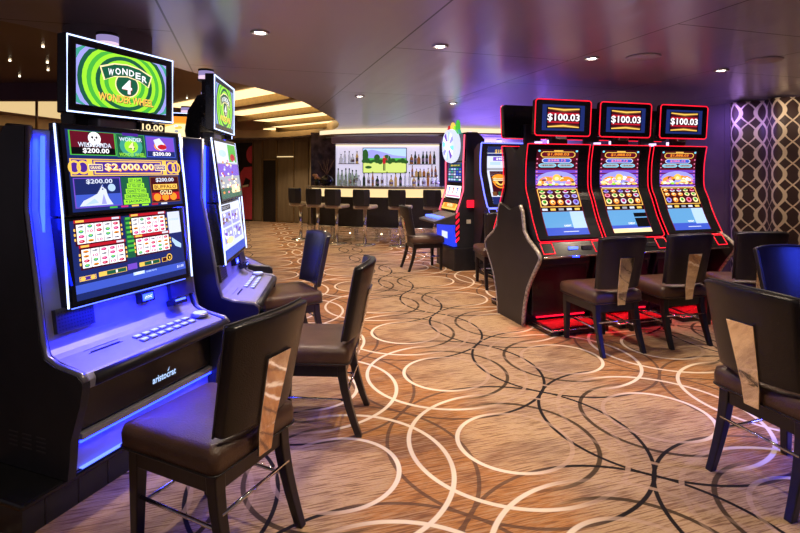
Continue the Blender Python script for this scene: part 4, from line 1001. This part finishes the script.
# vase of twigs and a small flower pot on the bar
def on_bar(x): 
    for (a0,b0),(a1,b1) in zip(bar_line, bar_line[1:]):
        if a0 <= x <= a1: return b0+(b1-b0)*(x-a0)/(a1-a0)
t = thing('twig_vase', 'dark vase of bare spreading twigs on the bar before the marble pillar', 'vase', (-1.62,on_bar(-1.62)+.2,1.16))
MB().lathe([(.06,0),(.13,.05),(.15,.12),(.10,.19),(.05,.21),(.05,.22)], 'black_gloss', 0,0,16).build('vase', t)
rn2 = random.Random(4)
for k in range(9):
    a0 = rn2.uniform(0,2*PI); p = [Vector((0,0,.2))]
    for j in range(4): p.append(p[-1]+Vector((math.cos(a0)*.05+rn2.uniform(-.03,.03), math.sin(a0)*.05, .09+rn2.uniform(-.02,.03))))
    MB().tube(p, [.007,.006,.005,.004,.002], 'twig', 5).build('twig', t)
t = thing('flower_pot', 'small pot of pale orange flowers at the left end of the bar', 'flower pot', (-1.86,on_bar(-1.86)+.12,1.16))
MB().lathe([(.04,0),(.06,.07),(.062,.09)], 'black_satin', 0,0,14).build('pot', t)
for k in range(7):
    a = MB(); x, y, z = rn2.uniform(-.06,.06), rn2.uniform(-.06,.06), rn2.uniform(.14,.24)
    a.tube([(x*.3,y*.3,.08),(x,y,z)], .004, 'leaf', 5); a.lathe([(.005,z-.02),(.035,z),(.03,z+.025),(.005,z+.035)], 'flower', x, y, 8); a.build('flower', t)
# lit canopy over the bar
cl = [(-1.85,11.75),(-1.5,11.4),(-.9,11.15),(-.2,11.0),(.6,10.95),(1.4,11.0),(2.6,11.25)]
t = thing('bar_canopy', 'curved ceiling canopy over the bar glowing warm along its edge', 'ceiling canopy')
MB().prism_z(band(cl,0,-.10), 2.30, 2.399, 'warm_cove').build('light_band', t)
MB().prism_z(band(cl,.03,-.35), 2.27, 2.30, 'bronze').build('soffit', t)

# ------------------------------------------------------------------ light
for x,y,lb in dl[:4]: spot(x,y,115)
for x,y,lb in dl[4:]: spot(x,y,120,110)
for k in (0,1,2):                                     # the same grid of downlights behind the camera and over the far room
    p = Vector((-.914,3.33)) + U*1.26*k - V*1.9
    spot(p.x,p.y,(65,85,70)[k])
for x,y,pw in ((-1.3,8.9,120),(-3.4,10.5,150),(-3.2,13.2,120),(.3,9.2,120),(1.9,9.3,60),(-.2,5.1,60),(.9,5.6,70),(3.9,5.6,40)): spot(x,y,pw,115)
def area(loc, target, sx, sy, power, col, spread=180):
    l = bpy.data.lights.new('glow', 'AREA'); l.shape = 'RECTANGLE'; l.size = sx; l.size_y = sy; l.spread = math.radians(spread); l.energy = power; l.color = col
    o = bpy.data.objects.new('glow_lamp', l); C.objects.link(o); o.location = loc
    o.rotation_euler = (Vector(target)-Vector(loc)).to_track_quat('-Z','Y').to_euler(); o.visible_camera = False; return o
for M, pw in ((M1,13),(M2,2.5),(M3,2.5)):                 # blue lamps under the reel screens, in the wings and under the kick ledges
    def at(x,y,z): p = loc2(M,x,y); return (p[0],p[1],z)
    BL_ = (.002,.010,1)
    area(at(0,-.15,.838), at(0,-.165,.62), .7, .03, pw, BL_)
    for sx in (-1,1): area(at(sx*.40,-.02,1.30), at(sx*.46,.06,1.28), .02, .7, pw*.35, BL_)
    area(at(0,-.235,.27), at(0,-.20,.10), .8, .02, pw*.13, BL_)
    area(at(0,-.10,1.25), at(0,-1.,1.0), .6, .7, 3.5, (.22,.16,1))  # unseen violet lamp added before the screens to tint the chair fronts
for s_ in (2.95,3.69,4.44):
    p = bank(s_,-4.3); q_ = Vector((p[0],p[1],.66))-Vector((V.x,V.y,0))*.16; area(q_, q_-Vector((0,0,1))+Vector((V.x,V.y,0))*.15, .6, .06, 2.2, (1,.01,.05), 100)
area((1.6,12.2,2.3), (1.6,12.5,0), 2.0, .1, 260, (.28,.24,1))  # violet wall wash without a fixture, added for the ceiling to reflect
area((3.0,10.9,2.34), (3.3,11.2,0), .1, 2.5, 240, (.26,.20,1))  # second added wash, strengthens the purple reflected overhead
area((4.1,6.6,2.34), (4.35,6.9,.8), .6, .1, 7, (.35,.22,1))
area((4.45,5.9,2.36), (4.75,6.1,0.6), .2, 1.4, 7, (1,.80,.6))
area((3.15,2.75,1.15), (2.72,3.5,.75), .4, .4, 2.6, (.03,.06,1), 70)
area((2.75,2.35,.35), (1.9,2.8,0), .6, .2, 10, (.04,.05,1), 80)
w = bpy.data.worlds.new('room'); bpy.context.scene.world = w; w.use_nodes = True
bg = w.node_tree.nodes['Background']; bg.inputs[0].default_value = (.62,.52,.62,1); bg.inputs[1].default_value = .27

# ------------------------------------------------------------------ camera
cam = bpy.data.cameras.new('camera'); co = bpy.data.objects.new('camera', cam); C.objects.link(co)
co.location = (0,0,1.5); co.rotation_euler = (PI/2,0,0)
cam.sensor_width = 36; cam.lens = 36*510/800; cam.shift_y = -(266.5-170)/800; cam.clip_start = .05
sc = bpy.context.scene; sc.camera = co
sc.view_settings.view_transform = 'Standard'; sc.view_settings.look = 'None'; sc.view_settings.gamma = 1; sc.view_settings.use_curve_mapping = False
sc.view_settings.exposure = 0
sc.cycles.use_denoising = True; sc.cycles.sample_clamp_indirect = 6; sc.cycles.max_bounces = 6
